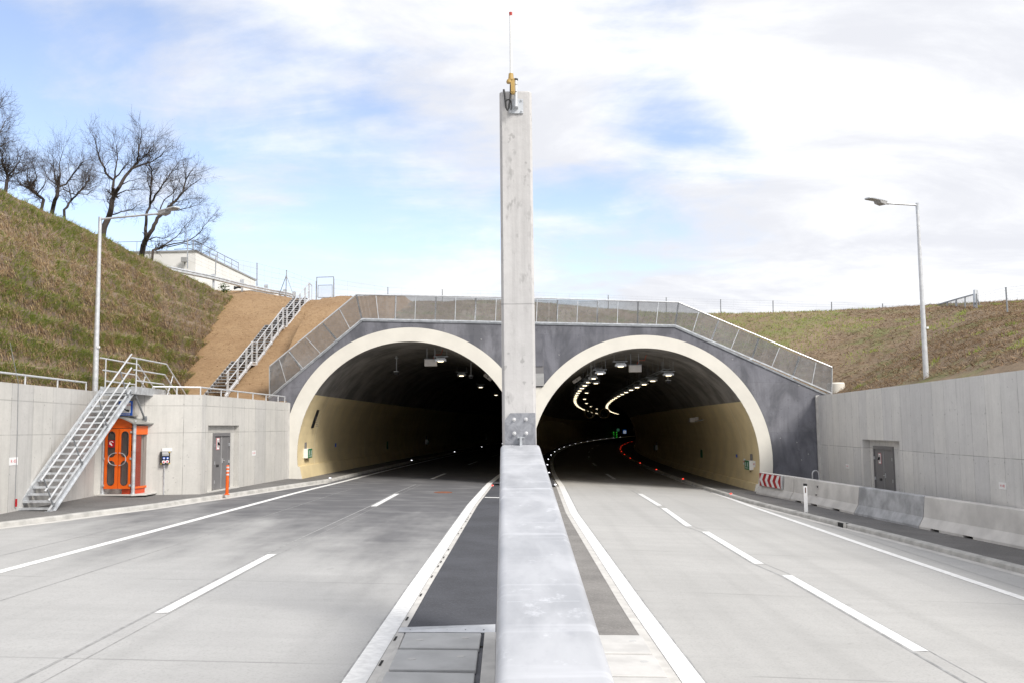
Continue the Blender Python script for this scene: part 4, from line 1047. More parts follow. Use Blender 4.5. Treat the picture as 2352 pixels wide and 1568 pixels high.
# number plates on the walls
def wall_plate(label, p0, p1, side, u0, v0, u1, v1, txt, ex, size, ws):
    s0, z0, q0 = onV(u0, v0, p0, p1); s1, z1, q1 = onV(u1, v1, p0, p1)
    e = V((p1.x-p0.x, p1.y-p0.y, 0)).normalized(); n = V((-e.y, e.x, 0))*side
    c = V(((q0.x+q1.x)/2, (q0.y+q1.y)/2, (z0+z1)/2))-n*.01
    t = thing('number_plate', label, 'sign', c); hw = abs(s1-s0)/2; hh = abs(z1-z0)/2
    q = MB(); q.prism([c-e*hw-UP*hh, c+e*hw-UP*hh, c+e*hw+UP*hh, c-e*hw+UP*hh], n*.008); build('panel', q, M('white'), t)
    text('lettering', txt, size*hh*2, c-n*.003, ex, UP, M('red_text'), t, .001, ws)
eC = (BC-CE).normalized()
wall_plate('white R-02 plate on the pale wall beside the foot of the metal stair', BC, CE, -1, *Z2(76, 1000), *Z2(146, 1060), 'R -02', eC, .55, 1.3)
wall_plate('white R-01 plate on the wall between the grey door and the arch', A0, A1, -1, *Z3(609, 1271), *Z3(631, 1299), 'R -01', (A0-A1), .5, 1.4)
wall_plate('white H-02 plate low on the grey wall above the nearest traffic barrier', RA, RB, 1, *ZR2(2137, 270), *ZR2(2204, 337), 'H -02', eR, .52, 1.25)
wall_plate('white H-01 plate on the grey wall between the portal and the recessed door', RA, RB, 1, *ZR2(823, 113), *ZR2(853, 156), 'H -01', eR, .45, 1.3)
# thin lightning wire on the stair side wall
wire = thing('earth_wire', 'thin dark wire running up the pale wall to the slope', 'wire', V((0, 0, 0)))
pts = []
for x, y in ((122, 1350), (127, 1180), (135, 960), (142, 700), (148, 380)):
    s_, z_, q = onV(*Z2(x, y), BC, CE); pts.append(V((q.x+.02, q.y, z_)))
pts.append(pts[-1]+V((-.4, .2, 1.2)))
m_ = MB(); m_.path(pts, .007, 5); build('cable', m_, M('galv_dark'), wire)
m_ = MB(); m_.bar(pts[0]+V((.03, 0, -.2)), pts[0]+V((.03, 0, .02)), .04, .04, (0, 1, 0)); build('clamp_cover', m_, M('red'), wire)
# ------------------------------------------------------------------ handrails on the wall top
def rail(label, pts, posts, h=.28, r=.03):
    t = thing('handrail', label, 'handrail', pts[0])
    m_ = MB(); m_.path([V(p)+V((0, 0, h)) for p in pts], r, 8); build('rail', m_, M('galv_bright'), t, smooth=40)
    for p in posts:
        m_ = MB(); m_.tube(V(p)+V((0, 0, -.05)), V(p)+V((0, 0, h)), r*.9, n=8); build('post', m_, M('galv_bright'), t, smooth=40)
ez = V((-.14, 0, 0))
c0 = onV(*Z2(752, 440), BC, CE)[2]; c1 = onV(*Z2(516, 410), BC, CE)[2]; c2 = onV(*Z2(248, 385), BC, CE)[2]
eC2 = (CE-BC).normalized()
mk0 = lambda q, z: V((q.x-.12, q.y, z))
s0_ = (c0-BC).dot(eC2); zz = lambda s: lerp(zC1, zC2, max(0, s)/LC)
pts = [BC+eC2*s+V((-.14, 0, zz(s))) for s in (s0_, s0_+14)]
sp = [(q-BC).dot(eC2) for q in (c0, c1, c2)]; stp = sp[2]-sp[1]
rail('low galvanised handrail on the wall top under the grassy slope', pts, [BC+eC2*s+V((-.14, 0, zz(s))) for s in sp+[sp[2]+stp*k for k in (1, 2, 3)]])
nB = V((-(BC-A1).y, (BC-A1).x, 0)).normalized()*-1
q0 = onV(*Z2(1280, 440), A1, BC)[2]; q1 = A1.copy()
fpts = [V((q0.x, q0.y, WT))+nB*.15, V((A1.x-.12, A1.y+.15, zA1)), V((A0.x-.15, A0.y-.35, zA0))]
pa = [fpts[0], fpts[0].lerp(fpts[1], .5), fpts[1]]+[fpts[1].lerp(fpts[2], k) for k in (.2, .38, .56, .73, .9, 1)]
rail('low handrail bending along the wall top from the stair platform to the arch', fpts, pa)
# ------------------------------------------------------------------ steel stair
b0 = gp(*Z2(118, 1447), 'L', .12); b1 = gp(*Z2(400, 1452), 'L', .12)
YT = 31.2; zT = WT+.12
t1 = P(*Z2(1090, 432), YT); t0 = P(*Z2(850, 425), YT)
print('stair', b0, b1, t0, t1)
xL = (b0.x+t0.x)/2; xL0, xL1 = b0.x, t0.x; xR0, xR1 = b1.x, t1.x
y0s = (b0.y+b1.y)/2; zb0 = (b0.z+b1.z)/2; zt1_ = t1.z
st = thing('metal_stair', 'galvanised steel stair climbing the wall beside the orange booth', 'stair', (xL0, y0s, zb0))
Lp = lambda k: V((lerp(xL0, xL1, k), lerp(y0s, YT, k), lerp(zb0, zt1_, k)))
Rp = lambda k: V((lerp(xR0, xR1, k), lerp(y0s, YT, k), lerp(zb0, zt1_, k)))
dirS = (Rp(1)-Rp(0)).normalized(); nrmS = V((0, -dirS.z, dirS.y))
for f in (Lp, Rp):
    m_ = MB(); m_.bar(f(0)-nrmS*.09, f(1.0)-nrmS*.09, .012, .24, nrmS)
    for s in (-1, 1): m_.bar(f(0)-nrmS*.09+nrmS*.116*s+V((.03 if f is Rp else -.03, 0, 0)), f(1)-nrmS*.09+nrmS*.116*s+V((.03 if f is Rp else -.03, 0, 0)), .07, .010, nrmS)
    m_.box(f(0)+V((0, .05, -.02)), (.14, .24, .03)); build('stringer', m_, M('galv'), st)
NT = 19
for k in range(NT):
    t_ = (k+.62)/(NT+.2); a_ = Lp(t_)+V((.01, 0, -.05)); c_ = Rp(t_)+V((-.01, 0, -.05))
    m_ = MB(); m_.box((a_+c_)/2+V((0, .10, 0)), ((c_-a_).length, .24, .035)); m_.box((a_+c_)/2+V((0, -.02, -.012)), ((c_-a_).length, .02, .06)); build('tread', m_, M('galv'), st)
m_ = MB()
R1 = .026
offs = ((1.02, .17), (.60, .14), (.22, .12))
for i, (h, k0) in enumerate(((1.0, .19), (.62, .165), (.24, .14))):
    pass
post_k = (.045, .355, .665, .94)
HP = 1.05
# railing on the open side, posts square to the flight
for k in post_k:
    m_ = MB(); m_.tube(Rp(k)+V((.05, 0, -.05)), Rp(k)+nrmS*HP+V((.05, 0, 0)), .022, n=8); m_.box(Rp(k)+V((.05, 0, 0)), (.05, .06, .12)); build('railing_post', m_, M('galv_dark'), st, smooth=40)
for h, k0, k1 in ((HP, .0, 1.10), (HP*.62, .0, 1.06), (HP*.28, .0, 1.0)):
    m_ = MB(); p0_ = Rp(k0+.02)+nrmS*h+V((.05, 0, 0)); p1_ = Rp(k1)+nrmS*h+V((.05, 0, 0))
    m_.path([p0_, p1_], .028, 8); build('rail', m_, M('galv_bright'), st, smooth=40)
# platform bridging to the slope
xpl, xpr = xL1-.02, xR1+.06; yp1 = 34.4; zpl = zt1_+.02
m_ = MB()
for x in (xpl, xpr): m_.bar((x, YT-.06, zpl-.03), (x-.1, yp1, zpl-.03), .03, .26)
m_.bar((xpl, yp1, zpl-.03), (xpr-.1, yp1, zpl-.03), .03, .26); m_.bar((xpl, YT+.02, zpl-.03), (xpr, YT+.02, zpl-.03), .03, .2); build('platform_frame', m_, M('galv'), st)
m_ = MB(); m_.box(((xpl+xpr)/2-.05, (YT+yp1)/2, zpl+.03), (xpr-xpl-.06, yp1-YT-.05, .04)); build('platform_grating', m_, M('galv_dark'), st)
for x, lbl in ((xpl, 0), (xpr, 1)):
    for h in (1.06, .66, .30):
        m_ = MB(); e_ = 1.06-h
        pa_ = V((x, YT-.12+e_*.55, zpl+h)); pb_ = V((x-.08, yp1-e_*.35, zpl+h)); pc_ = pb_+V((.30, 1.35, -1.15))
        m_.path([pa_, pb_, pc_], .027, 8); build('platform_rail', m_, M('galv_bright'), st, smooth=40)
    for yy, ln in ((YT+.30, 0), (yp1-.05, .75)):
        m_ = MB(); m_.tube((x, yy, zpl-.1), (x-(0 if not ln else .08), yy+ln, zpl+1.06-ln*.5), .024, n=8); build('platform_post', m_, M('galv_bright'), st, smooth=40)
    m_ = MB(); m_.bar((x-.1, yp1, zpl-.03), (x+.12, yp1+1.5, zpl-1.2), .02, .2); build('rear_stringer', m_, M('galv'), st)
m_ = MB(); q0 = P(*Z2(1132, 475), YT+.5); s_, z_, q1 = onV(*Z2(1212, 672), A1, BC); m_.tube(q0, V((q1.x, q1.y-.04, z_)), .035, n=8); m_.box(V((q1.x, q1.y-.02, z_)), (.16, .04, .16)); build('brace', m_, M('galv_dark'), st, smooth=40)
# ------------------------------------------------------------------ phone booth
bo = gp(*Z2(855, 1318), 'L', .13)
th_ = R_(-7)
bt = thing('phone_booth', 'orange emergency phone booth with rounded windows below the metal stair', 'phone booth', bo, rz=th_)
W, D = 1.13, 1.0
def bp(name, mb, mat, par=None, **k):
    return build(name, mb, M(mat), par or bt, True, **k)
m_ = MB(); m_.prism([(-.16, -.22, 0), (W+.10, -.26, 0), (W+.45, .1, 0), (W+.3, D+.2, 0), (-.16, D+.2, 0)], (0, 0, .05)); bp('floor_slab', m_, 'drain', bevel=.01)
for x, y in ((0, 0), (W, 0), (W, D), (0, D)):
    m_ = MB(); m_.tube((x, y, .04), (x, y, 2.50), .062, n=14); m_.lathe((x, y, .05), [(.085, 0), (.085, .02), (.06, .03)], 14); bp('post', m_, 'galv', smooth=40)
def xs(n): return [i/n for i in range(n+1)]
prof = [(-.18+(W+.36)*t, 2.47+.22*math.sin(max(0, min(1, (t-.06)/.88))*pi)**1.15) for t in xs(20)]
m_ = MB(); rows = [[V((x, y, z+dz)) for x, z in prof] for y, dz in ((-.20, 0), (-.20, .05), (D+.18, .05), (D+.18, 0))]
for a_, b_ in zip(rows, rows[1:]+rows[:1]): m_.strip(a_, b_)
for e in (0, -1): m_.poly([r[e] for r in rows])
bp('roof', m_, 'roof_grey', smooth=30)
for x in (.05, W-.02): m_ = MB(); m_.lathe((x+.1, -.08, 2.55), [(.03, 0), (.03, .05), (.012, .07)], 8); bp('roof_bolt', m_, 'galv')
ztop_d, zbot_d = 2.32, .24
gp_ = [(x, z-.01) for x, z in prof if .05 < x < W-.05]
m_ = MB(); m_.prism([(.07, -.03, ztop_d+.02), (W-.07, -.03, ztop_d+.02)]+[(x, -.03, z) for x, z in gp_[::-1]], (0, .05, 0)); bp('gable_panel', m_, 'orange')
def leaf(x0, x1, wc, name):
    hw = .125; caps = ((1.34, 2.22), (.36, 1.20))
    zs = sorted(set([zbot_d, ztop_d]+[v for lo, hi in caps for v in [lo+hw-hw*math.cos(i*pi/16) for i in range(9)]+[hi-hw+hw*math.sin(i*pi/16) for i in range(9)]]))
    def wd(z):
        for lo, hi in caps:
            if lo <= z <= hi:
                if z < lo+hw: return math.sqrt(max(0, hw*hw-(lo+hw-z)**2))
                if z > hi-hw: return math.sqrt(max(0, hw*hw-(z-hi+hw)**2))
                return hw
        return 0
    m_ = MB(); yf, yb = -.075, -.035
    for y in (yf, yb):
        m_.strip([(x0, y, z) for z in zs], [(wc-wd(z), y, z) for z in zs]); m_.strip([(wc+wd(z), y, z) for z in zs], [(x1, y, z) for z in zs])
    for z in (zbot_d, ztop_d): m_.poly([(x0, yf, z), (x1, yf, z), (x1, yb, z), (x0, yb, z)])
    for x in (x0, x1): m_.poly([(x, yf, zbot_d), (x, yb, zbot_d), (x, yb, ztop_d), (x, yf, ztop_d)])
    d = bp('door', m_, 'orange')
    for lo, hi in caps:
        pts = [V((wc+hw*math.cos(a_), 0, hi-hw+hw*math.sin(a_))) for a_ in [i*pi/10 for i in range(11)]]+[V((wc-hw*math.cos(a_), 0, lo+hw-hw*math.sin(a_))) for a_ in [i*pi/10 for i in range(11)]]
        pts.append(pts[0])
        q = MB(); q.path([p+V((0, -.072, 0)) for p in pts], .014, 6); bp('gasket', q, 'rubber', d, smooth=60)
        q = MB(); q.poly([p+V((0, -.055, 0)) for p in pts[:-1]]); bp('window_pane', q, 'smoked_glass' if name == 'l' else 'clear_glass', d)
    return d
x_m = .60
dl = leaf(.085, x_m-.012, .335, 'l'); drr = leaf(x_m+.012, W-.085, .835, 'r')
for d_, cx_, sg in ((dl, x_m-.10, -1), (drr, x_m+.10, 1)):
    q = MB(); q.path([V((cx_-sg*.06+sg*.285*math.sin(a_)**.8*1.0, -.11-.05*math.sin(a_), 1.265+.215*math.cos(a_))) for a_ in [i*pi/14 for i in range(15)]], .013, 7)
    bp('handle', q, 'galv', d_, smooth=50)
    q = MB()
    for zz in (ztop_d-.12, 1.28, zbot_d+.12): q.box((.085-.01 if sg < 0 else W-.085+.01, -.08, zz), (.05, .04, .07))
    bp('hinge', q, 'galv', d_)
q = MB(); q.box((.335, -.08, 1.80), (.225, .006, .25)); bp('sticker', q, 'red', dl)
q = MB(); q.path([V((.335+.065*math.cos(a_), -.085, 1.82+.065*math.sin(a_))) for a_ in [pi*.1+i*pi/7 for i in range(11)]], .011, 5); q.bar((.36, -.086, 1.73), (.30, -.086, 1.83), .03, .006, (0, 1, 0)); bp('sticker_symbol', q, 'white', dl)
# side panel with red tinted glass
m_ = MB(); m_.box((W+.01, D/2, 2.26), (.03, D-.12, .30)); m_.box((W+.01, D/2, .27), (.03, D-.12, .07)); m_.box((W+.01, D-.1, 1.3), (.03, .03, 2.0)); bp('side_frame', m_, 'orange')
m_ = MB(); m_.poly([(W, .06, .28), (W, D-.06, .28), (W, D-.06, 2.14), (W, .06, 2.14)]); bp('side_pane', m_, 'clear_glass')
m_ = MB(); m_.box((W-.04, .30, 1.22), (.02, .46, 1.95)); bp('side_lining', m_, 'orange_red')
m_ = MB(); m_.box((-.01, D/2, 1.3), (.03, D-.12, 2.2)); bp('rear_side_panel', m_, 'orange')
m_ = MB(); m_.box((.86, D-.05, 1.2), (.46, .03, 2.2)); bp('back_panel', m_, 'orange_red')
m_ = MB(); m_.box((.62, D-.02, .12), (1.0, .10, .3)); m_.box((.9, .45, .12), (.42, .8, .2)); bp('base_box', m_, 'orange_red')
ph = MB(); ph.box((.90, .66, 1.62), (.2, .5, .55)); pho = bp('phone_unit', ph, 'grey_box')
q = MB(); q.box((.84, .39, 2.06), (.26, .02, .12)); sgn = bp('inner_sign', q, 'blue')
q = MB(); q.path([V((.83, .38, 1.72)), V((.82, .35, 1.64)), V((.83, .38, 1.54))], .03, 6); bp('handset', q, 'black', pho)
q = MB(); q.box((.9, .40, 1.74), (.06, .01, .05)); q.box((.91, .40, 1.45), (.16, .01, .22)); bp('keypad', q, 'white', pho)
q = MB(); q.box((.88, .5, 1.0), (.13, .02, .17)); bp('notice', q, 'white'); q = MB(); q.box((.9, .5, .82), (.09, .02, .18)); bp('yellow_notice', q, 'yellow')
bt_m = bt.matrix_basis
def booth_text(sx, size, lx, ly, lz, mat, par):
    cu_o = text('lettering', sx, size, (lx, ly, lz), (1, 0, 0), UP, M(mat), None, .001); cu_o.parent = par; return cu_o
booth_text('NOTRUF', .055, .84, .376, 2.06, 'white', sgn)
booth_text('SOS', .05, .9, .393, 1.83, 'red', pho)
# SOS sign on top
s0 = P(*Z2(992, 527), bo.y+.15); s1 = P(*Z2(1106, 648), bo.y+.15)
cx_ = (s0.x+s1.x)/2; cz_ = (s0.z+s1.z)/2; hw = (s1.x-s0.x)/2; hh = (s0.z-s1.z)/2; yy = bo.y+.15
sg = thing('phone_sign', 'square blue sign with telephone receiver above the orange booth', 'sign', (cx_, yy, cz_))
m_ = MB(); m_.box((cx_+.05, yy+.16, cz_), (hw*2+.1, .28, hh*2+.05)); build('case', m_, M('grey_box'), sg, bevel=.02)
m_ = MB(); m_.box((cx_, yy+.008, cz_), (hw*2, .016, hh*2)); build('blue_face', m_, M('blue'), sg, bevel=.004)
m_ = MB(); m_.box((cx_+.0, yy-.004, cz_+hh*.08), (hw*1.5, .012, hh*1.42)); build('white_face', m_, M('white'), sg)
m_ = MB(); X = lambda a, b: V((cx_+a*hw, yy-.014, cz_+b*hh))
m_.path([X(-.36, .50), X(-.30, .2), X(-.08, -.12), X(.22, -.32), X(.42, -.36)], [.03, .022, .022, .022, .03], 7); m_.box(X(-.36, .48), (.07, .014, .07), M=Matrix.Rotation(.3, 3, 'Y')); m_.box(X(.40, -.33), (.08, .014, .065), M=Matrix.Rotation(.3, 3, 'Y'))
build('receiver_symbol', m_, M('black'), sg)
text('lettering', 'SOS', .115, X(.42, .47), (1, 0, 0), UP, M('red'), sg); text('lettering', 'NRR 8228', .078, X(0, -.82), (1, 0, 0), UP, M('white'), sg)
m_ = MB(); m_.tube((cx_+.05, yy+.16, cz_-hh-.2), (cx_+.05, yy+.16, cz_-hh), .035, n=8); m_.bar((cx_+.05, yy+.25, cz_), (cx_+.05, yy+1.3, cz_), .06, .06); build('bracket', m_, M('galv'), sg)
# ------------------------------------------------------------------ socket box on the return wall
qa = onV(*Z2(1345, 948), A1, BC)[2]; qb = onV(*Z2(1432, 1052), A1, BC)[2]
c = V(((qa.x+qb.x)/2, (qa.y+qb.y)/2-.10, (qa.z+qb.z)/2)); w = abs(qb.x-qa.x); h = abs(qa.z-qb.z)
eb = (A1-BC).normalized(); MBx = Matrix((eb, V((-eb.y, eb.x, 0)), UP)).transposed()
sx = thing('socket_box', 'black power socket box on the concrete wall between booth and door', 'socket box', c)
at = lambda a, b, d=0: c+eb*a*w+UP*b*h+V((eb.y, -eb.x, 0))*d
m_ = MB(); m_.box(c, (w, .2, h), M=MBx); build('case', m_, M('black'), sx, bevel=.015)
m_ = MB()
for a, b in ((.42, .45), (.42, -.46), (-.46, -.46)): m_.box(at(a, b, .085), (.06 if a > 0 else .03, .05, .025), M=MBx)
build('yellow_corner', m_, M('yellow'), sx)
m_ = MB(); m_.box(at(0, .27, .1), (w*.72, .02, h*.2), M=MBx); build('fuse_window', m_, M('panel_grey'), sx)
m_ = MB(); m_.box(at(-.05, .4, .1), (w*.66, .022, .025), M=MBx); build('label_strip', m_, M('white'), sx)
for a, b, mt in ((-.18, -.03, 'blue'), (.2, -.03, 'blue'), (-.2, -.32, 'white'), (.18, -.30, 'white')):
    Mx = MBx @ Matrix.Rotation(pi/2, 3, 'X'); r = .05 if mt == 'blue' else .062
    m_ = MB(); m_.lathe(at(a, b, .09), [(r, 0), (r, .04), (r*.8, .06)], 14, Mx); so = build('socket', m_, M(mt), sx)
    m_ = MB(); m_.lathe(at(a, b, .15), [(r*.55, 0), (r*.5, .012)], 12, Mx); build('socket_lid', m_, M('white' if mt == 'blue' else 'red_text'), so)
l0 = onV(*Z2(1352, 922), A1, BC)[2]; l1 = onV(*Z2(1447, 946), A1, BC)[2]
m_ = MB(); lc = V(((l0.x+l1.x)/2, (l0.y+l1.y)/2-.03, (l0.z+l1.z)/2)); m_.box(lc, (abs(l1.x-l0.x), .02, abs(l0.z-l1.z)), M=MBx); lp = build('name_plate', m_, M('white'), sx)
bz = onV(*Z2(1383, 1310), A1, BC)[1]
m_ = MB(); m_.path([at(-.05, -.5, -.04), V((at(-.05, -.5, -.07).x, at(0, 0, -.07).y, g(c.x, c.y, 'L')+.12))], .022, 8); m_.lathe(at(-.05, -.72, -.05), [(.045, 0), (.045, .1), (.03, .14)], 10); build('conduit', m_, M('galv'), sx, smooth=40)
# ------------------------------------------------------------------ delineators
q = gp(521, 1135, 'L', .13); hgt = P(521, 1067, q.y).z-q.z
op = thing('orange_post', 'orange flexible post with white bands standing at the kerb', 'delineator', q)
m_ = MB(); m_.path([q, q+V((.015, 0, hgt*.97)), q+V((.015, 0, hgt))], [.058, .056, .045], 16); m_.lathe(q, [(.10, 0), (.10, .02), (.06, .04)], 16); build('tube', m_, M('orange_post'), op, smooth=40)
for k in (.95, .83, .71): m_ = MB(); m_.lathe(q+V((.015, 0, hgt*k-.06)), [(.0575, 0), (.0595, .004), (.0595, .056), (.0575, .06)], 16); build('band', m_, M('reflective'), op, smooth=40)
m_ = MB(); m_.path([q+V((.0, 0, .05)), q+V((.013, 0, hgt*.6))], [.0585, .0565], 16)
q = gp(*ZR2(480, 531), 'R', .13); zt = P(*ZR2(478, 285), q.y).z; hgt = zt-q.z
wp = thing('delineator_post', 'white delineator post with a black top on the kerb before the barriers', 'delineator', q)
prof = [(-.07, -.045), (.07, -.045), (.03, .05), (-.03, .05)]
m_ = MB(); m_.prism([q+V((a, b, 0)) for a, b in prof], (-.0, 0, hgt-.07)); build('body', m_, M('white'), wp, bevel=.012)
m_ = MB(); m_.prism([q+V((a*1.02, b*1.02, hgt-.075)) for a, b in prof], (0, 0, .085)); build('black_cap', m_, M('panel_grey' if 0 else 'black'), wp, bevel=.008)
m_ = MB(); m_.box(q+V((0, -.046, hgt*.78)), (.036, .006, hgt*.19)); build('reflector_frame', m_, M('black'), wp)
m_ = MB(); m_.box(q+V((.008, -.05, hgt*.78)), (.018, .006, hgt*.16)); build('reflector', m_, M('rust'), wp)
# ------------------------------------------------------------------ concrete traffic barriers
bl = [gp(*ZR2(50, 370), 'R', .125), gp(*ZR2(343, 428), 'R', .125), gp(*ZR2(895, 549), 'R', .125), gp(*ZR2(1450, 668), 'R', .125), gp(*ZR2(2352, 850), 'R', .125)]
bl[4] = bl[3]+(bl[4]-bl[3]).normalized()*6.2
hts = [P(*ZR2(a, b), p.y+.0).z-p.z for (a, b), p in zip(((95, 185), (378, 228), (942, 300), (1500, 378)), bl)]
print('barrier', [tuple(round(c, 2) for c in p) for p in bl], hts)
BH = .97
PR = [(0, 0), (0, .07), (.16, .34), (.22, BH-.03), (.245, BH), (.415, BH), (.44, BH-.03), (.50, .34), (.66, .07), (.66, 0)]
lbls = ['short pale traffic barrier carrying the red and white chevron board', 'pale traffic barrier with two square pockets behind the white post', 'darker stained grey traffic barrier, third from the portal', 'long pale traffic barrier nearest the photographer, cut by the frame']
bars = []
for i in range(4):
    p, q = bl[i], bl[i+1]; e = (q-p); L = e.length; e = e/L; n = V((-e.y, e.x, 0)).normalized()
    if n.x < 0: n = -n
    gap = .022
    t = thing('traffic_barrier', lbls[i], 'barrier', p, 'concrete traffic barriers along the walkway')
    cuts = [gap]
    notch = []
    if i in (1, 3): notch = [(L*.10, L*.20), (L*.36, L*.46), (L*.70, L*.80)] if i == 1 else [(L*.10, L*.17), (L*.36, L*.43), (L*.78, L*.85)]
    m_ = MB(); s = gap
    segs = []
    for a, b in notch: segs += [(s, a, False), (a, b, True)]; s = b
    segs.append((s, L-gap, False))
    for a, b, low in segs:
        pr = [(d_, max(z, .065) if low else z) for d_, z in PR]
        if low: pr = [(.0, .065)]+[(d_, z) for d_, z in PR[1:-1]]+[(.66, .065)]
        m_.prism([p+e*a+n*d_+V((0, 0, z)) for d_, z in pr], e*(b-a))
    build('block', m_, M('barrier_grey' if i == 2 else 'barrier'), t)
    if i == 1:
        for zx, zy in ((540, 312), (535, 384)):
            off_ = V((p.x, p.y, 0)); s_, z_, qq = onV(*ZR2(zx, zy), p, q, 0)
            hz = z_-p.z; dep = .16+.06*(hz-.30)/(BH-.33) if hz > .3 else .16*hz/.3
            c_ = p+e*s_+n*(dep)+V((0, 0, hz))
            m2 = MB(); m2.box(c_, (.16, .008, .10), M=Matrix((e, n, UP)).transposed())
            fr = build('pocket', m2, M('slot'), t)
            m2 = MB()
            for a_, b_, w_, h_2 in ((0, .062, .2, .03), (0, -.062, .2, .03), (-.09, 0, .03, .15), (.09, 0, .03, .15)): m2.box(c_+e*a_+UP*b_-n*.008, (w_, .03, h_2), M=Matrix((e, n, UP)).transposed())
            build('pocket_rim', m2, M('barrier'), fr)
    bars.append((t, p, q, e, n, L))
# chevron board on the first barrier
t0_, p, q, e, n, L = bars[0]
po = p+n*.13; qo = q+n*.13
s0, z0, _ = onV(*ZR2(92, 250), po, qo); s1, z1, _ = onV(*ZR2(276, 270), po, qo)
zt0 = onV(*ZR2(92, 190), po, qo)[1]; zb0 = onV(*ZR2(92, 300), po, qo)[1]
sA, sB = min(s0, s1), max(s0, s1); zc_ = (zt0+zb0)/2; hh = abs(zt0-zb0)/2; cw_ = sB-sA
cb = thing('chevron_board', 'red and white chevron board leaning on the short traffic barrier', 'sign', po+e*((sA+sB)/2)+V((0, 0, zc_-po.z)))
W2 = lambda a, b, d: V((po.x, po.y, 0))+e*(sA+cw_*a)+UP*(zc_+hh*b)-n*d
m_ = MB(); m_.prism([W2(-.01, -1.03, .0), W2(1.02, -1.03, .0), W2(1.02, 1.03, .0), W2(-.01, 1.03, .0)], -n*.05); build('backing', m_, M('galv_bright'), cb, bevel=.008)
m_ = MB(); m_.prism([W2(0, -.97, .052), W2(.97, -.97, .052), W2(.97, .97, .052), W2(0, .97, .052)], -n*.004); build('red_face', m_, M('red'), cb)
for k in range(4):
    a = .015+.242*k; m_ = MB()
    m_.prism([W2(a, 0, .058), W2(a+.10, .93, .058), W2(a+.215, .93, .058), W2(a+.115, 0, .058), W2(a+.215, -.93, .058), W2(a+.10, -.93, .058)], -n*.003); build('chevron', m_, M('white'), cb)
# tube hoop behind the barriers
q0 = P(*Z6(1133, 1325), 42.5); q1 = P(*Z6(1177, 1325), 42.5); zt = P(*Z6(1155, 1272), 42.5).z
hp = thing('tube_hoop', 'bent galvanised tube hoop at the foot of the dark headwall corner', 'hoop', (q0.x, 42.5, -.3))
r = (q1.x-q0.x)/2; m_ = MB(); m_.path([V((q0.x, 42.5, -.4)), V((q0.x, 42.5, zt-r))]+[V((q0.x+r-r*math.cos(a_), 42.5, zt-r+r*math.sin(a_))) for a_ in [i*pi/10 for i in range(1, 10)]]+[V((q1.x, 42.5, zt-r)), V((q1.x, 42.5, -.4))], .028, 8); build('tube', m_, M('galv_bright'), hp, smooth=40)
# ------------------------------------------------------------------ lamp posts
def lamp_post(label, base, top, arm_end, head_end, hz, grp):
    t = thing('lamp_post', label, 'lamp post', base, grp)
    m_ = MB(); m_.path([base-V((0, 0, .6)), base+V((0, 0, .6)), top], [.105, .10, .055], 14); build('pole', m_, M('galv_bright'), t, smooth=40)
    m_ = MB(); m_.path([top+V((0, 0, -.03)), arm_end], .035, 10); m_.path([top-V((0, 0, .35)), top+V((0, 0, .05))], .062, 12); build('arm', m_, M('galv'), t, smooth=40)
    d = (head_end-arm_end); L = d.length; d = d/L; s = V((-d.y, d.x, 0)).normalized(); u = s.cross(d)*-1
    if u.z < 0: u = -u
    pt = lambda a, b, c_: arm_end+d*a*L+s*b+u*c_
    m_ = MB()
    m_.prism([pt(.02, -.05, .0), pt(.14, -.15, .03), pt(.95, -.15, .06), pt(1.0, -.10, .06), pt(1.0, .10, .06), pt(.95, .15, .06), pt(.14, .15, .03), pt(.02, .05, .0)], u*.05); hd = build('lamp_head', m_, M('galv'), t, bevel=.012)
    m_ = MB(); m_.prism([pt(.14, -.14, .028), pt(.5, -.14, .045), pt(.46, -.14, -.05), pt(.2, -.14, -.10)], s*.28); build('driver_box', m_, M('panel_grey'), hd, bevel=.01)
    m_ = MB(); m_.prism([pt(.55, -.12, .055), pt(.93, -.12, .055), pt(.93, .12, .055), pt(.55, .12, .055)], -u*.008); build('lens', m_, M('panel_grey'), hd)
    m_ = MB(); m_.path([arm_end-d*.12, arm_end+d*.12], .045, 10); build('spigot', m_, M('galv'), hd, smooth=40)
    m_ = MB(); m_.box(base+V((.11, -.06, hz)), (.08, .08, .07)); build('small_box', m_, M('white'), t)
by = 32.55; b_ = P(218, 897, by); tt = P(231, 502, by)
lamp_post('tall lamp post behind the steel stair, against the grassy slope', V((b_.x, by, b_.z)), V((b_.x, by, tt.z)), P(*Z1(1425, 1020), by-.35), P(*Z1(1592, 985), by-.8), 1.55, 'street lamps on the two walls')
by = 34.2; b_ = P(2128, 877, by); tt = P(2104, 470, by)
lamp_post('tall lamp post behind the grey wall, against the straw covered bank', V((b_.x, by, b_.z)), V((b_.x, by, tt.z)), P(2036, 467.5, by-.3), P(1992, 461, by-1.0), 2.0, 'street lamps on the two walls')
# ------------------------------------------------------------------ mesh fence on the portal
pf = thing('mesh_fence', 'galvanised mesh fence running along the top of the portal', 'fence', (0, YP, 7.9))
yf = YP+.15
bot = [P(619.5, 913, yf), P(832, 735, yf), P(1190, 742.5, yf), P(1551, 749.5, yf), P(1910, 904, yf)]
top = [P(619.5, 840, yf), P(818, 677, yf), P(1190, 684, yf), P(1559, 695, yf), P(1911, 842.5, yf)]
m_ = MB()
for a, b in zip(top, top[1:]): m_.path([a, b], .034, 8)
build('top_rail', m_, M('galv_bright'), pf, smooth=40)
m_ = MB()
for a, b in zip(bot, bot[1:]): m_.bar(a+V((0, 0, .05)), b+V((0, 0, .05)), .05, .07)
build('bottom_rail', m_, M('galv'), pf)
def on_seg(i, t): return bot[i].lerp(bot[i+1], t), top[i].lerp(top[i+1], t)
segs = []
thick = [((715, 955), (715, 765)), ((915, 785), (830, 678)), ((1118, 610), (1035, 510))]
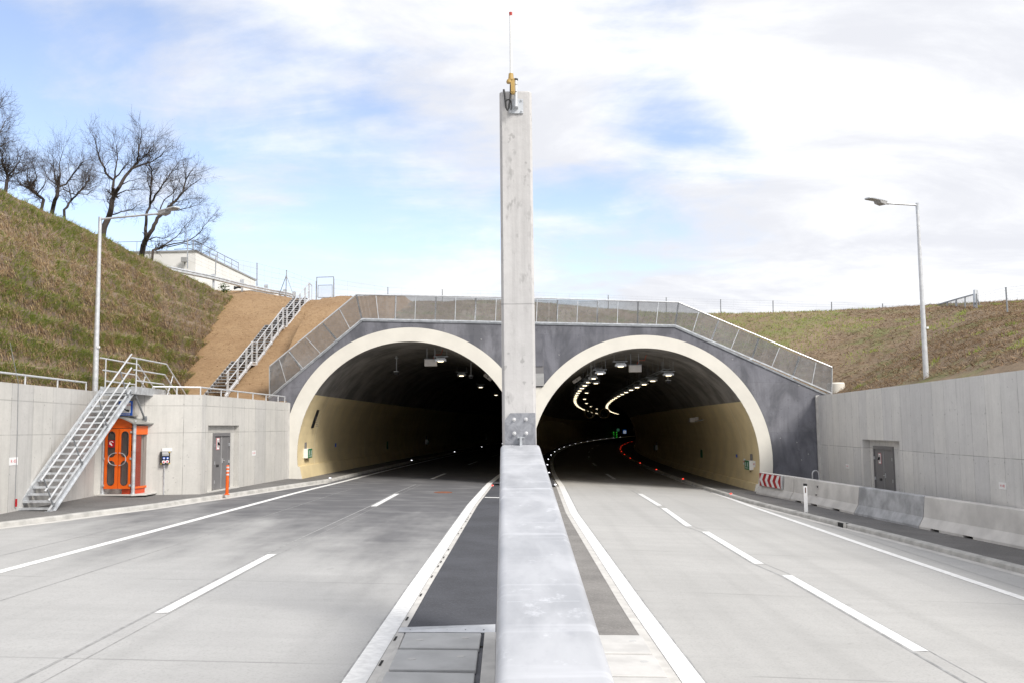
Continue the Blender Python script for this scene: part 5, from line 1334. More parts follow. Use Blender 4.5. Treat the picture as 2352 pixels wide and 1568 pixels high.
post_px = [(Z3(715, 950), Z3(715, 768)), (Z3(912, 787), Z3(830, 680)), (Z4(220, 440), Z4(110, 300)), (Z4(490, 215), Z4(375, 85)), ((832, 735), (818, 677))]
for u in (908, 1000, 1092, 1186, 1280, 1372, 1465): post_px.append(((u-1, 735.5+(u-832)*.0202), (u+1, 678+(u-818)*.0243)))
post_px += [((1550, 750), (1559, 695)), (Z6(420, 378), Z6(480, 230)), (Z6(705, 498), Z6(760, 353)), (Z6(990, 622), Z6(1045, 474)), (Z6(1265, 742), Z6(1268, 558))]
PB = [P(*a, yf) for a, b in post_px]; PT = [P(*b, yf) for a, b in post_px]
for a, b in zip(PB, PT):
    m_ = MB(); m_.bar(a+V((0, .03, -.05)), b+V((0, .03, 0)), .07, .06, (0, 1, 0)); m_.box(a+V((0, -.02, .0)), (.2, .12, .03)); build('post', m_, M('galv'), pf)
for i in range(len(PB)-1):
    a = PB[i].lerp(PB[i+1], .5); b = PT[i].lerp(PT[i+1], .5)
    m_ = MB(); m_.bar(a+V((0, -.01, .06)), b+V((0, -.01, -.02)), .035, .02, (0, 1, 0)); build('mesh_joint', m_, M('galv'), pf)
m_ = MB()
def wire_(a, b, r=.0088):
    a = V(a); b = V(b); d = (b-a).normalized(); s = d.cross(V((0, 1, 0))).normalized()*r
    m_.add([a-s, a+s+V((0, 0, 0)), a+V((0, r*1.6, 0)), b-s, b+s, b+V((0, r*1.6, 0))], [(0, 1, 4, 3), (1, 2, 5, 4), (2, 0, 3, 5)])
for i in range(len(PB)-1):
    n_ = max(2, int((PB[i+1]-PB[i]).length/.040))
    for k in range(n_): wire_(PB[i].lerp(PB[i+1], (k+.5)/n_), PT[i].lerp(PT[i+1], (k+.5)/n_))
    for k in range(30): wire_(PB[i].lerp(PT[i], (k+.5)/30), PB[i+1].lerp(PT[i+1], (k+.5)/30))
build('wire_mesh', m_, M('fence_wire'), pf)
# concrete shaft ring behind the fence end
q = P(*Z6(1298, 745), 45.5); zt = P(*Z6(1300, 660), 45.5).z
cr = thing('shaft_ring', 'white concrete shaft ring standing behind the end of the portal fence', 'shaft ring', (q.x, 45.5, q.z))
m_ = MB(); r = .42; n_ = 26
rg = [(r, -.8), (r, zt-q.z-.06), (r-.05, zt-q.z), (r-.12, zt-q.z), (r-.12, -.5)]
vs = [V((q.x+a*math.cos(2*pi*k/n_), 45.5+a*math.sin(2*pi*k/n_), q.z+z)) for a, z in rg for k in range(n_)]
m_.add(vs, [(i*n_+k, i*n_+(k+1) % n_, (i+1)*n_+(k+1) % n_, (i+1)*n_+k) for i in range(4) for k in range(n_)]); build('ring', m_, M('cream'), cr, smooth=35)
# ------------------------------------------------------------------ terrain
def sstep(a, b, x):
    t = max(0.0, min(1.0, (x-a)/(b-a))); return t*t*(3-2*t)
def fbm(x, y, z=0, o=4):
    s = 0; a = .5
    for i in range(o): s += a*mnoise.noise(V((x, y, z))); x *= 2.03; y *= 2.03; z *= 2.03; a *= .5
    return s
tops = [tp[i] for i in range(1, 6)]
def ztop(x):
    if x <= tops[0].x: return tops[0].z
    for a, b in zip(tops, tops[1:]):
        if x <= b.x: return a.z+(b.z-a.z)*(x-a.x)/(b.x-a.x)
    return tops[-1].z
eRW = (RB-RA).normalized()
def xwall(y): return RA.x+(RB.x-RA.x)*(RA.y-y)/(RA.y-RB.y)
def smin(a, b, k=.7):
    h = max(0, min(1, .5+.5*(b-a)/k)); return b+(a-b)*h-k*h*(1-h)
def smax(a, b, k=.5): return -smin(-a, -b, k)
XC = -18.8; ZCR = 11.55                      # crest of the steep bank
KB = .47
def brown(x, y):
    z = 4.0+max(0, y-44.2)*KB*(1 if y > 45 else 1)
    return z
def capz(x, y):
    c = 10.13+.15*(min(y, 61)-60)+.03*max(0, min(15, x-18))
    l = 11.35-.004*max(0, y-64)
    t = sstep(-2, 12, x); return l+(min(c, l)-l)*t
def zback(x, y):
    """hill behind the headwall and above the further wall"""
    base = 4.0+.5*(x-15) if x > 15 else ztop(x)-.30
    c = capz(x, y)
    if x < -6: base = smax(base, min(brown(x, y), 30) if x < -7 else -9, .6)
    base = min(base, c)
    return base+(c-base)*max(0, min(1, (y-45)/17))
def zright(x, y):
    a = 3.95+.50*max(0, x-xwall(y)-.45)
    return smin(a, capz(x, y), 1.2)
def zhill(x, y):
    w = sstep(44, 52, y)
    z = zright(x, y)*(1-w)+zback(x, y)*w if (y < 52 and x > 14) else (zright(x, y) if y < 44.9 else zback(x, y))
    return z+(.16*fbm(x*.5, y*.5, 3)+.07*fbm(x*1.7, y*1.7, 9))*(1 if y > 44.9 else sstep(0, 1.5, x-xwall(y)-.5))
def gridmesh(X, Y, zf, keep):
    mb = MB(); idx = {}
    nx, ny = len(X), len(Y)
    for j in range(ny-1):
        for i in range(nx-1):
            if not keep(X[i], X[i+1], Y[j], Y[j+1]): continue
            q = []
            for (a, b) in ((i, j), (i+1, j), (i+1, j+1), (i, j+1)):
                if (a, b) not in idx: idx[(a, b)] = len(mb.v); mb.v.append((X[a], Y[b], zf(X[a], Y[b])))
                q.append(idx[(a, b)])
            mb.f.append(q)
    return mb
def frange(a, b, d):
    n = int(round((b-a)/d)); return [a+(b-a)*i/n for i in range(n+1)]
Xh = frange(-7.0, 44, .4)+frange(45, 120, 5)
Yh = frange(6, 44.5, .55)+frange(44.95, 72, .5)+frange(75, 160, 6)
def keep(x0, x1, y0, y1):
    if y0 < 44.9: return x0 > xwall(min(y0, 44))+.12
    return True
hb = gridmesh(Xh, Yh, zhill, keep)
struct('hill', hb, M('straw_soil'), smooth=60)
# bare earth slope with the coir mat
def xgrass(y, z):
    """x of the steep bank face at height z"""
    base = -15.25 if y < 33 else -15.25-.09*(y-33)
    t = (z-4.0)/(ZCR-4.0); return base+(XC-base)*t
def zsoil(x, y):
    z = zback(x, y) if y > 44.9 else 3.92
    if x < -12.2 or y < 45: z = min(max(3.92, brown(x, y)), 99)
    if x < -7.0 and x >= -12.2 and y > 44.9: z = zback(x, y)
    if x < -11.7:
        rdg = max(0, min(1.0, (-14.3-x)*.24))*(1-sstep(62.5, 66, y)); z = smin(z, 11.4+rdg, .8)
    return z+.10*fbm(x*.8, y*.8, 1)+.05*fbm(x*3, y*3, 5)
def keeps(x0, x1, y0, y1):
    if y1 > 45.6: return True
    if y0 >= 44.85: return x1 < -11.6 or y0 > 44.9
    e = A1+(A0-A1)*((y0-A1.y)/(A0.y-A1.y))
    if y1 > A1.y and x1 > e.x-.12: return False
    f = A1+(BC-A1)*((x0-A1.x)/(BC.x-A1.x))
    if x1 > -14.8 and y0 < f.y+.22: return False
    return True
sb_ = gridmesh(frange(-21, -6.7, .3), frange(31.5, 72, .35), zsoil, keeps)
struct('bare_slope', sb_, M('coir_soil'), smooth=60)
# plateau behind the crest
pm = MB(); pm.poly([(-140, -20, ZCR-.55), (XC-1.6, -20, ZCR-.55), (XC-1.6, 60, ZCR-.55), (-12, 72, 11.2), (-6, 72, 11.2), (-6, 200, 11.2), (-140, 200, ZCR-.55)]); struct('plateau', pm, M('far_ground'))
# steep reinforced bank in tiers
NTIER = 8
def bankpt(y, t):
    z = 3.9+(ZCR-3.9)*t
    k = t*NTIER+.38*fbm(y*.16, 2, 7)+.18*fbm(y*.7, 4, 7); fr = k-math.floor(k)
    x = xgrass(y, z)
    lip = ((.46*(fr**1.3)-.2)*(1 if t < .55 else .45)) if t < .97 else 0
    x += lip*1.0+.10*fbm(y*1.3, t*9, 2)+.05*fbm(y*4, t*30, 5)
    return V((x, y, z+.06*fbm(y*2, t*12, 8)+.16*t**5*fbm(y*.22, 3.3, 1)+.12*t**5*fbm(y*1.1, 3.3, 1))), fr
Yb = frange(8, 62, .22); Tb = frange(0, 1, 1/(NTIER*8))
mb = MB(); n = len(Yb)
for t in Tb: mb.v += [tuple(bankpt(y, t)[0]) for y in Yb]
for y in Yb: p = bankpt(y, 1.0)[0]; mb.v.append((p.x-.6, p.y, p.z-.06))
for y in Yb: mb.v.append((XC-3, y, ZCR-.6))
for j in range(len(Tb)+1): mb.f += [(j*n+i, j*n+i+1, (j+1)*n+i+1, (j+1)*n+i) for i in range(n-1)]
struct('embankment', mb, M('bank_soil'), smooth=70)
# berm strip between wall top and bank
mb = MB(); mb.strip([(xgrass(y, 4)-.3, y, 3.97) for y in ys(4, 33.5, 1)], [(BC.x+(CE.x-BC.x)*(y-BC.y)/(CE.y-BC.y)-.15 if y < BC.y else -14.6, y, 3.93) for y in ys(4, 33.5, 1)]); struct('berm', mb, M('bank_soil'))
# ------------------------------------------------------------------ grass and straw (uncountable)
def blades(name, gen, kindlabel=None):
    vs = []; nf = 0; flat = []
    for base, d, side, L, w, c in gen:
        tip = base+d*L; s = side*w
        vs += [tuple(base-s), tuple(base+s), tuple(tip)]
        flat += (c[0], c[1], c[2], 1)*3; nf += 1
    me = bpy.data.meshes.new(name); me.from_pydata(vs, [], [(3*i, 3*i+1, 3*i+2) for i in range(nf)])
    ca = me.color_attributes.new('Col', 'FLOAT_COLOR', 'POINT')
    ca.data.foreach_set('color', flat); me.materials.append(M('blades'))
    o = bpy.data.objects.new(name, me); COL.objects.link(o); o['kind'] = 'stuff'
    return o
rb = random.Random(11)
GREENS = [(.27, .36, .07), (.38, .44, .10), (.20, .29, .055), (.46, .46, .15), (.35, .38, .10)]
STRAW = [(.50, .38, .22), (.42, .31, .18), (.58, .46, .27), (.34, .24, .14), (.45, .31, .18)]
DARKS = [(.07, .05, .045), (.10, .07, .05), (.13, .085, .055)]
def jit(c, k=.25):
    f = 1+rb.uniform(-k, k); return (c[0]*f, c[1]*f*(1+rb.uniform(-.06, .06)), c[2]*f)
def g_bank():
    for i in range(70000):
        y = rb.uniform(14, 61) if rb.random() < .7 else rb.uniform(24, 46); t = rb.random()
        k = t*NTIER+.38*fbm(y*.16, 2, 7)+.18*fbm(y*.7, 4, 7); fr = k-math.floor(k)
        lowz = 1-sstep(.42, .62, t+.12*fbm(y*.2, 3, 3))
        if rb.random() > (.10+1.1*sstep(.12, .75, fr))*lowz+(1-lowz)*.62: continue
        p, _ = bankpt(y, t)
        patch = fbm(y*.55, t*9, 3)+.5*fbm(y*1.7, t*22, 6)
        gr_ = patch*1.9+(.02+.85*fr)*lowz+(1-lowz)*.20+(.45 if t > .88-.12*sstep(42, 55, y) else 0)
        isg = rb.random() < gr_
        for j in range(3):
            if isg:
                d = V((rb.uniform(.15, .9), rb.uniform(-.5, .5), rb.uniform(.2, 1.0))).normalized(); c = jit(rb.choice(GREENS)); L = rb.uniform(.08, .20)
            elif fr < .6 or rb.random() < .5:
                d = V((rb.uniform(.1, .4), rb.uniform(-.28, .28), rb.uniform(-1, -.5))).normalized(); c = jit(rb.choice(STRAW+DARKS[2:]), .3); L = rb.uniform(.08, .20)
            else:
                d = V((rb.uniform(.2, .9), rb.uniform(-.5, .5), rb.uniform(-.1, .9))).normalized(); c = jit(rb.choice(STRAW+GREENS[3:4]), .3); L = rb.uniform(.07, .18)
            a = rb.uniform(-.5, .5)
            yield p+V((.01, rb.uniform(-.13, .13), rb.uniform(-.07, .07))), d, V((a*.4, 1, a)), L, rb.uniform(.010, .021), c
    for i in range(4200):    # crest fringe
        y = rb.uniform(14, 61); p, _ = bankpt(y, rb.uniform(.93, 1.0))
        gr = rb.random() < .55+.5*fbm(y*.4, 1, 6); c = jit(rb.choice(GREENS if gr else STRAW))
        d = V((rb.uniform(.2, 1.0), rb.uniform(-.6, .6), rb.uniform(.15, .8))).normalized()
        yield p+V((rb.uniform(-.25, .08), 0, .0)), d, V((.1, 1, .3)), rb.uniform(.12, .36), rb.uniform(.01, .02), c
blades('bank_grass', g_bank())
HSTRAW = [(.36, .25, .15), (.28, .19, .115), (.22, .15, .09), (.15, .10, .062), (.42, .31, .20), (.12, .085, .055)]
def inw(x, y): return y > 45.2 or x > xwall(y)+.4
def g_hill():
    for i in range(112000):
        y = rb.uniform(15, 66); x = rb.uniform(8, 40) if y > 46 else rb.uniform(12.9, 33)
        if not inw(x, y) or (x < 15 and y < 46): continue
        z = zhill(x, y); gn = fbm(x*.33, y*.33, 5)+(.50*sstep(51, 58, y)*(1-sstep(18, 26, x)) -.02)
        if gn > .19 and rb.random() < .6:
            c = jit(rb.choice(GREENS)); d = V((rb.uniform(-.6, .6), rb.uniform(-.6, .6), 1)).normalized(); L = rb.uniform(.07, .2)
            yield V((x, y, z-.02)), d, V((1, rb.uniform(-.5, .5), 0)), L, rb.uniform(.012, .022), c
        else:
            c = jit(rb.choice(HSTRAW), .4); a = rb.uniform(0, 6.28)
            d = V((math.cos(a), math.sin(a)*.6, rb.uniform(-.1, .6))).normalized()
            yield V((x, y, z+.01)), d, V((-d.y, d.x, rb.uniform(-.6, .6))), rb.uniform(.10, .34), rb.uniform(.010, .022), c
    for i in range(46):   # loose green clumps
        y = rb.uniform(26, 60); x = rb.uniform(14.5, 33)
        if not inw(x, y): continue
        for j in range(40):
            xx = x+rb.gauss(0, .16); yy = y+rb.gauss(0, .16)
            d = V((rb.uniform(-.7, .7), rb.uniform(-.7, .7), 1)).normalized()
            yield V((xx, yy, zhill(xx, yy)-.02)), d, V((1, .2, 0)), rb.uniform(.1, .26), .014, jit(rb.choice(GREENS[:3]))
    for i in range(9000):  # behind the mesh fence
        y = rb.uniform(45.8, 66); x = rb.uniform(-7, 12); z = zhill(x, y)
        gr = rb.random() < .45+.5*fbm(x*.3, y*.3, 2); c = jit(rb.choice(GREENS[:3] if gr else DARKS+STRAW[3:])); a = rb.uniform(0, 6.28)
        d = V((math.cos(a), math.sin(a), rb.uniform(.1, .9))).normalized()
        yield V((x, y, z)), d, V((-d.y, d.x, 0)), rb.uniform(.1, .3), .014, c
blades('hill_grass', g_hill())
def g_soil():
    for i in range(7000):
        y = rb.uniform(36, 62); x = rb.uniform(-19.5, -7.5)
        if x < xgrass(y, max(4, min(11, zsoil(x, y))))-.1 or not keeps(x-.2, x+.2, y-.2, y+.2): continue
        f = rb.uniform(.6, 1.5); c = (.27*f, .165*f, .085*f); a = rb.uniform(0, 6.28)
        d = V((math.cos(a), math.sin(a), rb.uniform(-.1, .35))).normalized()
        yield V((x, y, zsoil(x, y)+.01)), d, V((-d.y, d.x, 0)), rb.uniform(.06, .2), rb.uniform(.008, .018), c
blades('coir_fibres', g_soil())
cm = MB()
for i in range(260):
    y = rb.uniform(44, 62); x = rb.uniform(-18.5, -8)
    if x < xgrass(y, max(4, min(11, zsoil(x, y)))) or not keeps(x-.2, x+.2, y-.2, y+.2): continue
    r = rb.uniform(.015, .05); c = V((x, y, zsoil(x, y)+r*.3)); pts_ = [c+V((a*r*rb.uniform(.7, 1.2), b*r*rb.uniform(.7, 1.2), e*r*.7)) for a, b, e in ((1, 0, 0), (-1, 0, 0), (0, 1, 0), (0, -1, 0), (0, 0, 1), (0, 0, -1))]
    cm.add(pts_, [(0, 2, 4), (2, 1, 4), (1, 3, 4), (3, 0, 4), (2, 0, 5), (1, 2, 5), (3, 1, 5), (0, 3, 5)])
S('clod', (.40, .28, .17), .35, 4, .95); build('soil_clods', cm, M('clod'))['kind'] = 'stuff'
# broadleaf plant at the crest corner
pc = P(*ZB(375, 805), 59.0); lp_ = thing('leafy_plant', 'bright green leafy plant at the end of the bank crest', 'plant', pc)
vs = MB()
for i in range(170):
    a = rb.uniform(0, 6.28); e = rb.uniform(.1, 1.4); r = rb.uniform(.05, .55)
    c = pc+V((math.cos(a)*math.cos(e)*r, math.sin(a)*math.cos(e)*r, math.sin(e)*r*1.2-.1)); d = V((math.cos(a), math.sin(a), .4)).normalized()*.10; s = V((-math.sin(a), math.cos(a), rb.uniform(-.3, .3)))*.045
    vs.add([c-d, c+s, c+d, c-s], [(0, 1, 2, 3)])
S('leaf_green', (.08, .16, .03), .3, 6, .7); build('foliage', vs, M('leaf_green'), lp_)
m_ = MB()
for k in range(5): m_.tube(pc+V((0, 0, -.3)), pc+V((.1*math.cos(k*1.3), .1*math.sin(k*1.3), .25)), .012, .006, 4)
build('stems', m_, M('bark'), lp_)['kind'] = 'stuff'
# ------------------------------------------------------------------ bare trees
class Tree:
    def __init__(s, seed, flat=.5): s.r = random.Random(seed); s.big = MB(); s.fine = MB(); s.cnt = 0
    def seg(s, pts, r0, r1):
        r0 *= .62; r1 *= .62
        m = len(pts); rr = [r0+(r1-r0)*i/(m-1) for i in range(m)]
        mb = s.big if r0 > .035 else s.fine
        mb.path(pts, rr, 7 if r0 > .09 else (5 if r0 > .035 else 3), False); s.cnt += 1
    def grow(s, p, d, L, r, depth, up=.06):
        if depth < 0 or s.cnt > 7000: return
        n = 4 if depth > 1 else 3; pts = [p]; q = p.copy(); dd = d.copy()
        for i in range(n):
            w = .34 if depth > 1 else .42
            dd = (dd+V((s.r.uniform(-w, w), s.r.uniform(-w, w), s.r.uniform(-w, w)+up))).normalized(); q = q+dd*(L/n); pts.append(q.copy())
        s.seg(pts, r, r*.55)
        s.side(pts, L, r, depth, up)
        if depth > 0: s.grow(pts[-1], dd, L*.72, r*.55, depth-1, up)
    def side(s, pts, L, r, depth, up, dens=1.0):
        if depth <= 0: return
        nb = max(1, int((4 if depth > 1 else 4.4)*dens))
        for j in range(nb):
            k = s.r.uniform(.25, .98)*(len(pts)-1); i = min(int(k), len(pts)-2); q = pts[i].lerp(pts[i+1], k-i); t = (pts[i+1]-pts[i]).normalized()
            a = t.cross(V((s.r.uniform(-1, 1), s.r.uniform(-1, 1), s.r.uniform(-1, 1)))).normalized()
            an = s.r.uniform(.55, 1.15); d = (t*math.cos(an)+a*math.sin(an)).normalized()
            s.grow(q, d, L*s.r.uniform(.5, .85), max(.006, r*s.r.uniform(.4, .55)), depth-1, up)
    def limb(s, pts, r0, r1, depth, sub, up=.07, dens=1.0):
        end = sub*.55; sub *= .85; dens *= 1.15
        if r0 > .15: dens *= .6
        if r0 > .28: dens *= .25
        """a traced main limb with its own thickness, then twigs all along it"""
        fine = [pts[0]]
        for a, b in zip(pts, pts[1:]):
            for k in (1/3, 2/3, 1): fine.append(a.lerp(b, k)+V((s.r.uniform(-1, 1), s.r.uniform(-1, 1), s.r.uniform(-1, 1)))*(b-a).length*.035*(0 if k == 1 else 1))
        s.seg(fine, r0, r1)
        tot = sum((b-a).length for a, b in zip(pts, pts[1:])); m = max(4, int(tot*3.4*dens)); n = len(fine)
        for j in range(m):
            k = (s.r.uniform(.15, 1)**.7)*(n-1); i = min(int(k), n-2); q = fine[i].lerp(fine[i+1], k-i); t = (fine[i+1]-fine[i]).normalized()
            a = t.cross(V((s.r.uniform(-1, 1), s.r.uniform(-1, 1), s.r.uniform(-1, 1)))).normalized(); an = s.r.uniform(.45, .95)
            rr = (r0+(r1-r0)*k/n)
            s.grow(q, (t*math.cos(an)+a*math.sin(an)).normalized(), sub*s.r.uniform(.6, 1.15), max(.014, min(.05, rr*.4)), depth if k > n*.35 or r0 < .15 else depth-1, up)
        s.grow(fine[-1], (fine[-1]-fine[-3]).normalized(), end, r1, depth, up)
    def finish(s, label, base, mat='bark'):
        t = thing('bare_tree', label, 'tree', base, 'bare trees above the bank crest')
        build('trunk', s.big, M(mat), t, smooth=60); build('crown', s.fine, M('twig' if mat == 'bark' else 'bark_grey'), t)
        return t
def traced(label, seed, Y, limbs, base_px, zbase, mat='bark', depth=2, scale=1.0):
    T = Tree(seed); rr = random.Random(seed+50); cache = {}
    def pt(x, y):
        key = (x, y)
        if key not in cache: cache[key] = P(*Z1(x, y), Y+rr.uniform(-1, 1)*scale*.9)
        return cache[key]
    bt_ = P(*Z1(*base_px), Y); base = V((bt_.x-.5, Y, zbase)); first = True
    for pxs, r0, r1, sub in limbs:
        pts = [pt(*q) for q in pxs]
        if first: pts = [base]+pts; first = False
        T.limb(pts, r0, r1, depth, sub)
    return T.finish(label, base, mat)
k = 1.0
traced('large bare tree on the crest, leaning limbs spreading towards the lamp post', 1, 70, [
    ([(930, 1150), (975, 1050), (1000, 950), (1020, 870)], .42, .27, 1.2),
    ([(1020, 870), (1010, 790), (1020, 720), (950, 660), (930, 600), (890, 530), (870, 450), (860, 370), (830, 320)], .19, .03, 1.5),
    ([(1020, 720), (1080, 650), (1110, 600), (1165, 560)], .11, .03, 1.4), ([(1020, 720), (1040, 600), (1050, 500), (1040, 400)], .12, .03, 1.6),
    ([(1020, 870), (1070, 780), (1120, 690), (1180, 620), (1230, 560), (1240, 470), (1260, 380), (1270, 310)], .25, .035, 1.7),
    ([(1180, 620), (1280, 580), (1370, 550), (1450, 500), (1500, 440)], .13, .03, 1.5), ([(1230, 560), (1310, 500), (1380, 400)], .11, .03, 1.6),
    ([(1050, 850), (1130, 810), (1230, 800), (1310, 800)], .09, .02, 1.1), ([(1080, 770), (1150, 730), (1260, 705)], .08, .02, 1.0),
    ([(1000, 1030), (1090, 1000), (1180, 985), (1260, 930)], .10, .02, 1.2), ([(980, 930), (960, 900), (990, 850)], .08, .03, .9)], (930, 1150), 11.3)
traced('bare tree with a forked trunk standing nearest the white building', 2, 70, [
    ([(1285, 1300), (1310, 1250)], .36, .33, .8),
    ([(1310, 1250), (1305, 1140), (1310, 1040), (1345, 930), (1350, 800), (1365, 700), (1350, 600), (1330, 560)], .22, .03, 1.3),
    ([(1345, 930), (1420, 820), (1480, 730), (1540, 640), (1600, 560)], .14, .025, 1.4), ([(1350, 800), (1320, 720), (1320, 640)], .09, .02, 1.0),
    ([(1310, 1250), (1370, 1160), (1410, 1060), (1480, 1000), (1570, 910), (1640, 830), (1660, 740), (1700, 660), (1740, 610)], .27, .03, 1.4),
    ([(1480, 1000), (1600, 990), (1680, 970), (1790, 940)], .10, .02, 1.0), ([(1410, 1060), (1470, 900), (1540, 850), (1580, 780)], .09, .02, 1.1),
    ([(1640, 830), (1720, 760), (1800, 700)], .08, .02, 1.2), ([(1330, 1255), (1400, 1230), (1480, 1240), (1560, 1190)], .09, .02, 1.1), ([(1480, 1000), (1510, 930), (1640, 900), (1720, 880)], .06, .02, 1.1)], (1290, 1300), 11.3)
traced('low bare tree with sprawling branches hanging over the white building roof', 3, 68, [
    ([(1370, 1345), (1420, 1335)], .16, .14, .6), ([(1420, 1335), (1490, 1290), (1580, 1230), (1640, 1150), (1700, 1090)], .09, .02, 1.0),
    ([(1420, 1335), (1560, 1290), (1680, 1270), (1790, 1190), (1850, 1110), (1900, 1050)], .10, .02, .9), ([(1500, 1320), (1650, 1285), (1770, 1300), (1850, 1270)], .07, .02, .8), ([(1560, 1340), (1700, 1330), (1800, 1375), (1900, 1350)], .05, .015, .6)], (1370, 1345), 11.3)
traced('broad bare tree standing left of the two largest trees', 4, 74, [
    ([(480, 945), (510, 870), (520, 780)], .30, .22, 1.0), ([(520, 780), (490, 700), (480, 600), (470, 500)], .12, .025, 1.5),
    ([(520, 780), (540, 680), (530, 580), (560, 480)], .14, .025, 1.7), ([(520, 780), (590, 760), (640, 690), (690, 620), (740, 560), (820, 530)], .14, .025, 1.5),
    ([(560, 800), (680, 850), (760, 760)], .09, .02, 1.3), ([(520, 780), (450, 720), (400, 640)], .10, .02, 1.4)], (480, 945), 11.3)
traced('bare tree leaning sideways behind the bank crest, branches crossing its neighbour', 5, 78, [
    ([(575, 985), (640, 900), (700, 840), (770, 760), (800, 680)], .22, .03, 1.4), ([(640, 900), (620, 800), (600, 720)], .10, .02, 1.2), ([(700, 840), (780, 850), (860, 780)], .08, .02, 1.3)], (575, 985), 11.3)
traced('dense brown bare tree near the bank crest with tangled twigs', 6, 72, [
    ([(390, 895), (330, 850), (280, 790)], .22, .15, 1.0), ([(280, 790), (240, 700), (250, 600)], .11, .03, 1.5), ([(280, 790), (330, 700), (300, 580)], .12, .03, 1.5), ([(330, 850), (400, 760), (420, 680)], .10, .03, 1.3), ([(280, 790), (180, 760), (120, 680)], .10, .03, 1.4)], (390, 895), 11.3, 'bark', 2)
traced('brown bare tree with crooked limbs low over the crest near the frame edge', 7, 70, [
    ([(60, 760), (70, 690), (40, 600)], .25, .14, 1.1), ([(70, 690), (130, 620), (180, 540), (200, 470)], .12, .03, 1.5), ([(40, 600), (20, 520), (30, 440)], .11, .03, 1.5), ([(70, 690), (150, 660), (230, 640)], .09, .03, 1.3)], (60, 760), 11.3, 'bark', 2)
traced('tallest bare tree, cut off by the frame edge', 8, 68, [
    ([(-180, 760), (-150, 500), (-120, 300)], .40, .22, 1.5), ([(-150, 500), (-60, 380), (0, 300), (40, 200)], .14, .03, 1.5), ([(-120, 300), (-60, 180), (-10, 80), (20, 0)], .15, .03, 1.6), ([(-150, 480), (-40, 440), (40, 400), (90, 370)], .10, .03, 1.3)], (-180, 760), 11.3, 'bark_grey')
def shrub(label, x, y, Y, seed, n, L):
    T = Tree(seed); b = P(*Z1(x, y), Y); b.z = 11.3; top = P(*Z1(x, y), Y).z-11.3
    for i in range(n):
        a = T.r.uniform(0, 6.28); T.grow(b+V((T.r.uniform(-1, 1), T.r.uniform(-.6, .6), 0)), V((.45*math.cos(a), .45*math.sin(a), 1)).normalized(), L*T.r.uniform(.8, 1.3), .045, 3, .2)
    t = thing('bare_shrub', label, 'shrub', b, 'bare shrubs among the trees')
    build('stems', T.big, M('bark'), t); build('twigs', T.fine, M('twig'), t)
shrub('thin bare shrub between the two largest trees', 1120, 1150, 74, 21, 6, 1.9)
shrub('thin bare shrub under the large leaning tree', 830, 1020, 76, 22, 6, 2.2)
shrub('thin bare shrub beside the low crooked brown tree', 210, 800, 75, 23, 6, 2.1)
shrub('thin bare shrub at the foot of the broad bare tree', 640, 950, 79, 24, 5, 2.0)
# ------------------------------------------------------------------ white building on the plateau
YBd = 76.0
c0 = P(*Z1(1755, 1362), YBd); zt = c0.z; c1v = ray(586.7, 645); t = (zt-CH)/c1v.z; c1 = CAM+c1v*t
bd = thing('white_building', 'white flat roofed building behind the trees on the hilltop', 'building', (c0.x, c0.y, 11.2))
w_ = V((c0.x-13, YBd+.6, 0)); dx = c1-c0
print('bld', c0, c1)
fp = [V((c0.x, c0.y, 0)), V((c1.x, c1.y, 0)), V((c1.x-13, c1.y, 0)), w_]
m_ = MB(); m_.prism([p+V((0, 0, 10.5)) for p in fp], (0, 0, zt-10.5)); build('wall', m_, M('white_render'), bd)
cen = (fp[0]+fp[2])/2
m_ = MB(); m_.prism([p+(p-cen).normalized()*.12+V((0, 0, zt)) for p in fp], (0, 0, .14)); rf = build('roof', m_, M('panel_grey'), bd)
rt = [c0.lerp(c1, k) for k in (.02, .14, .26, .38, .50, .62, .74)]
nrm = V((-.35, 0, .14))
m_ = MB(); m_.path([p+nrm+V((0, 0, .95)) for p in rt], .03, 6); m_.path([p+nrm+V((0, 0, .5)) for p in rt], .02, 6); build('roof_railing', m_, M('galv_dark'), rf)
for p in rt: m_ = MB(); m_.tube(p+nrm, p+nrm+V((0, 0, .95)), .03, n=6); build('railing_post', m_, M('galv_dark'), rf)
m_ = MB(); fr_ = [fp[0].lerp(fp[3], k)+V((.0, .3, zt+.14)) for k in (.03, .2, .4, .6)]; m_.path([p+V((0, 0, .9)) for p in fr_], .025, 6)
for p in fr_: m_.tube(p, p+V((0, 0, .9)), .025, n=6)
build('front_railing', m_, M('galv_dark'), rf)
q = P(*Z1(1652, 1433), YBd-.35); m_ = MB(); m_.box(q, (.48, .3, .40)); m_.box(q+V((0, .1, -.35)), (.10, .10, .35)); m_.box(q+V((0, .2, -.15)), (.12, .3, .12)); build('floodlight', m_, M('panel_grey'), bd, bevel=.02)
# ------------------------------------------------------------------ W-beam guardrail, car, cone, hilltop fence and gates
gpx = [(463.7, 629), (490, 634.5), (555.5, 651.5), (611, 663.5), (663, 673), (672, 676)]
gY = [58.5, 59.2, 61, 63, 65, 65.4]
gpts = [P(u, v, y) for (u, v), y in zip(gpx, gY)]
gr_ = thing('guardrail', 'galvanised crash barrier on the hilltop in front of the white building', 'guardrail', gpts[0])
pr = [(-.04, -.155), (.02, -.12), (.04, -.08), (-.02, -.02), (-.02, .02), (.04, .08), (.02, .12), (-.04, .155)]
gpts = [gpts[0]-(gpts[1]-gpts[0])*3]+gpts
m_ = MB(); rows = [[p+V((-.3*b_[0]*0+b_[0]*.5, -b_[0], b_[1]-.10)) for p in gpts] for b_ in pr]
for a, b in zip(rows, rows[1:]): m_.strip(a, b)
build('beam', m_, M('galv'), gr_, smooth=20)
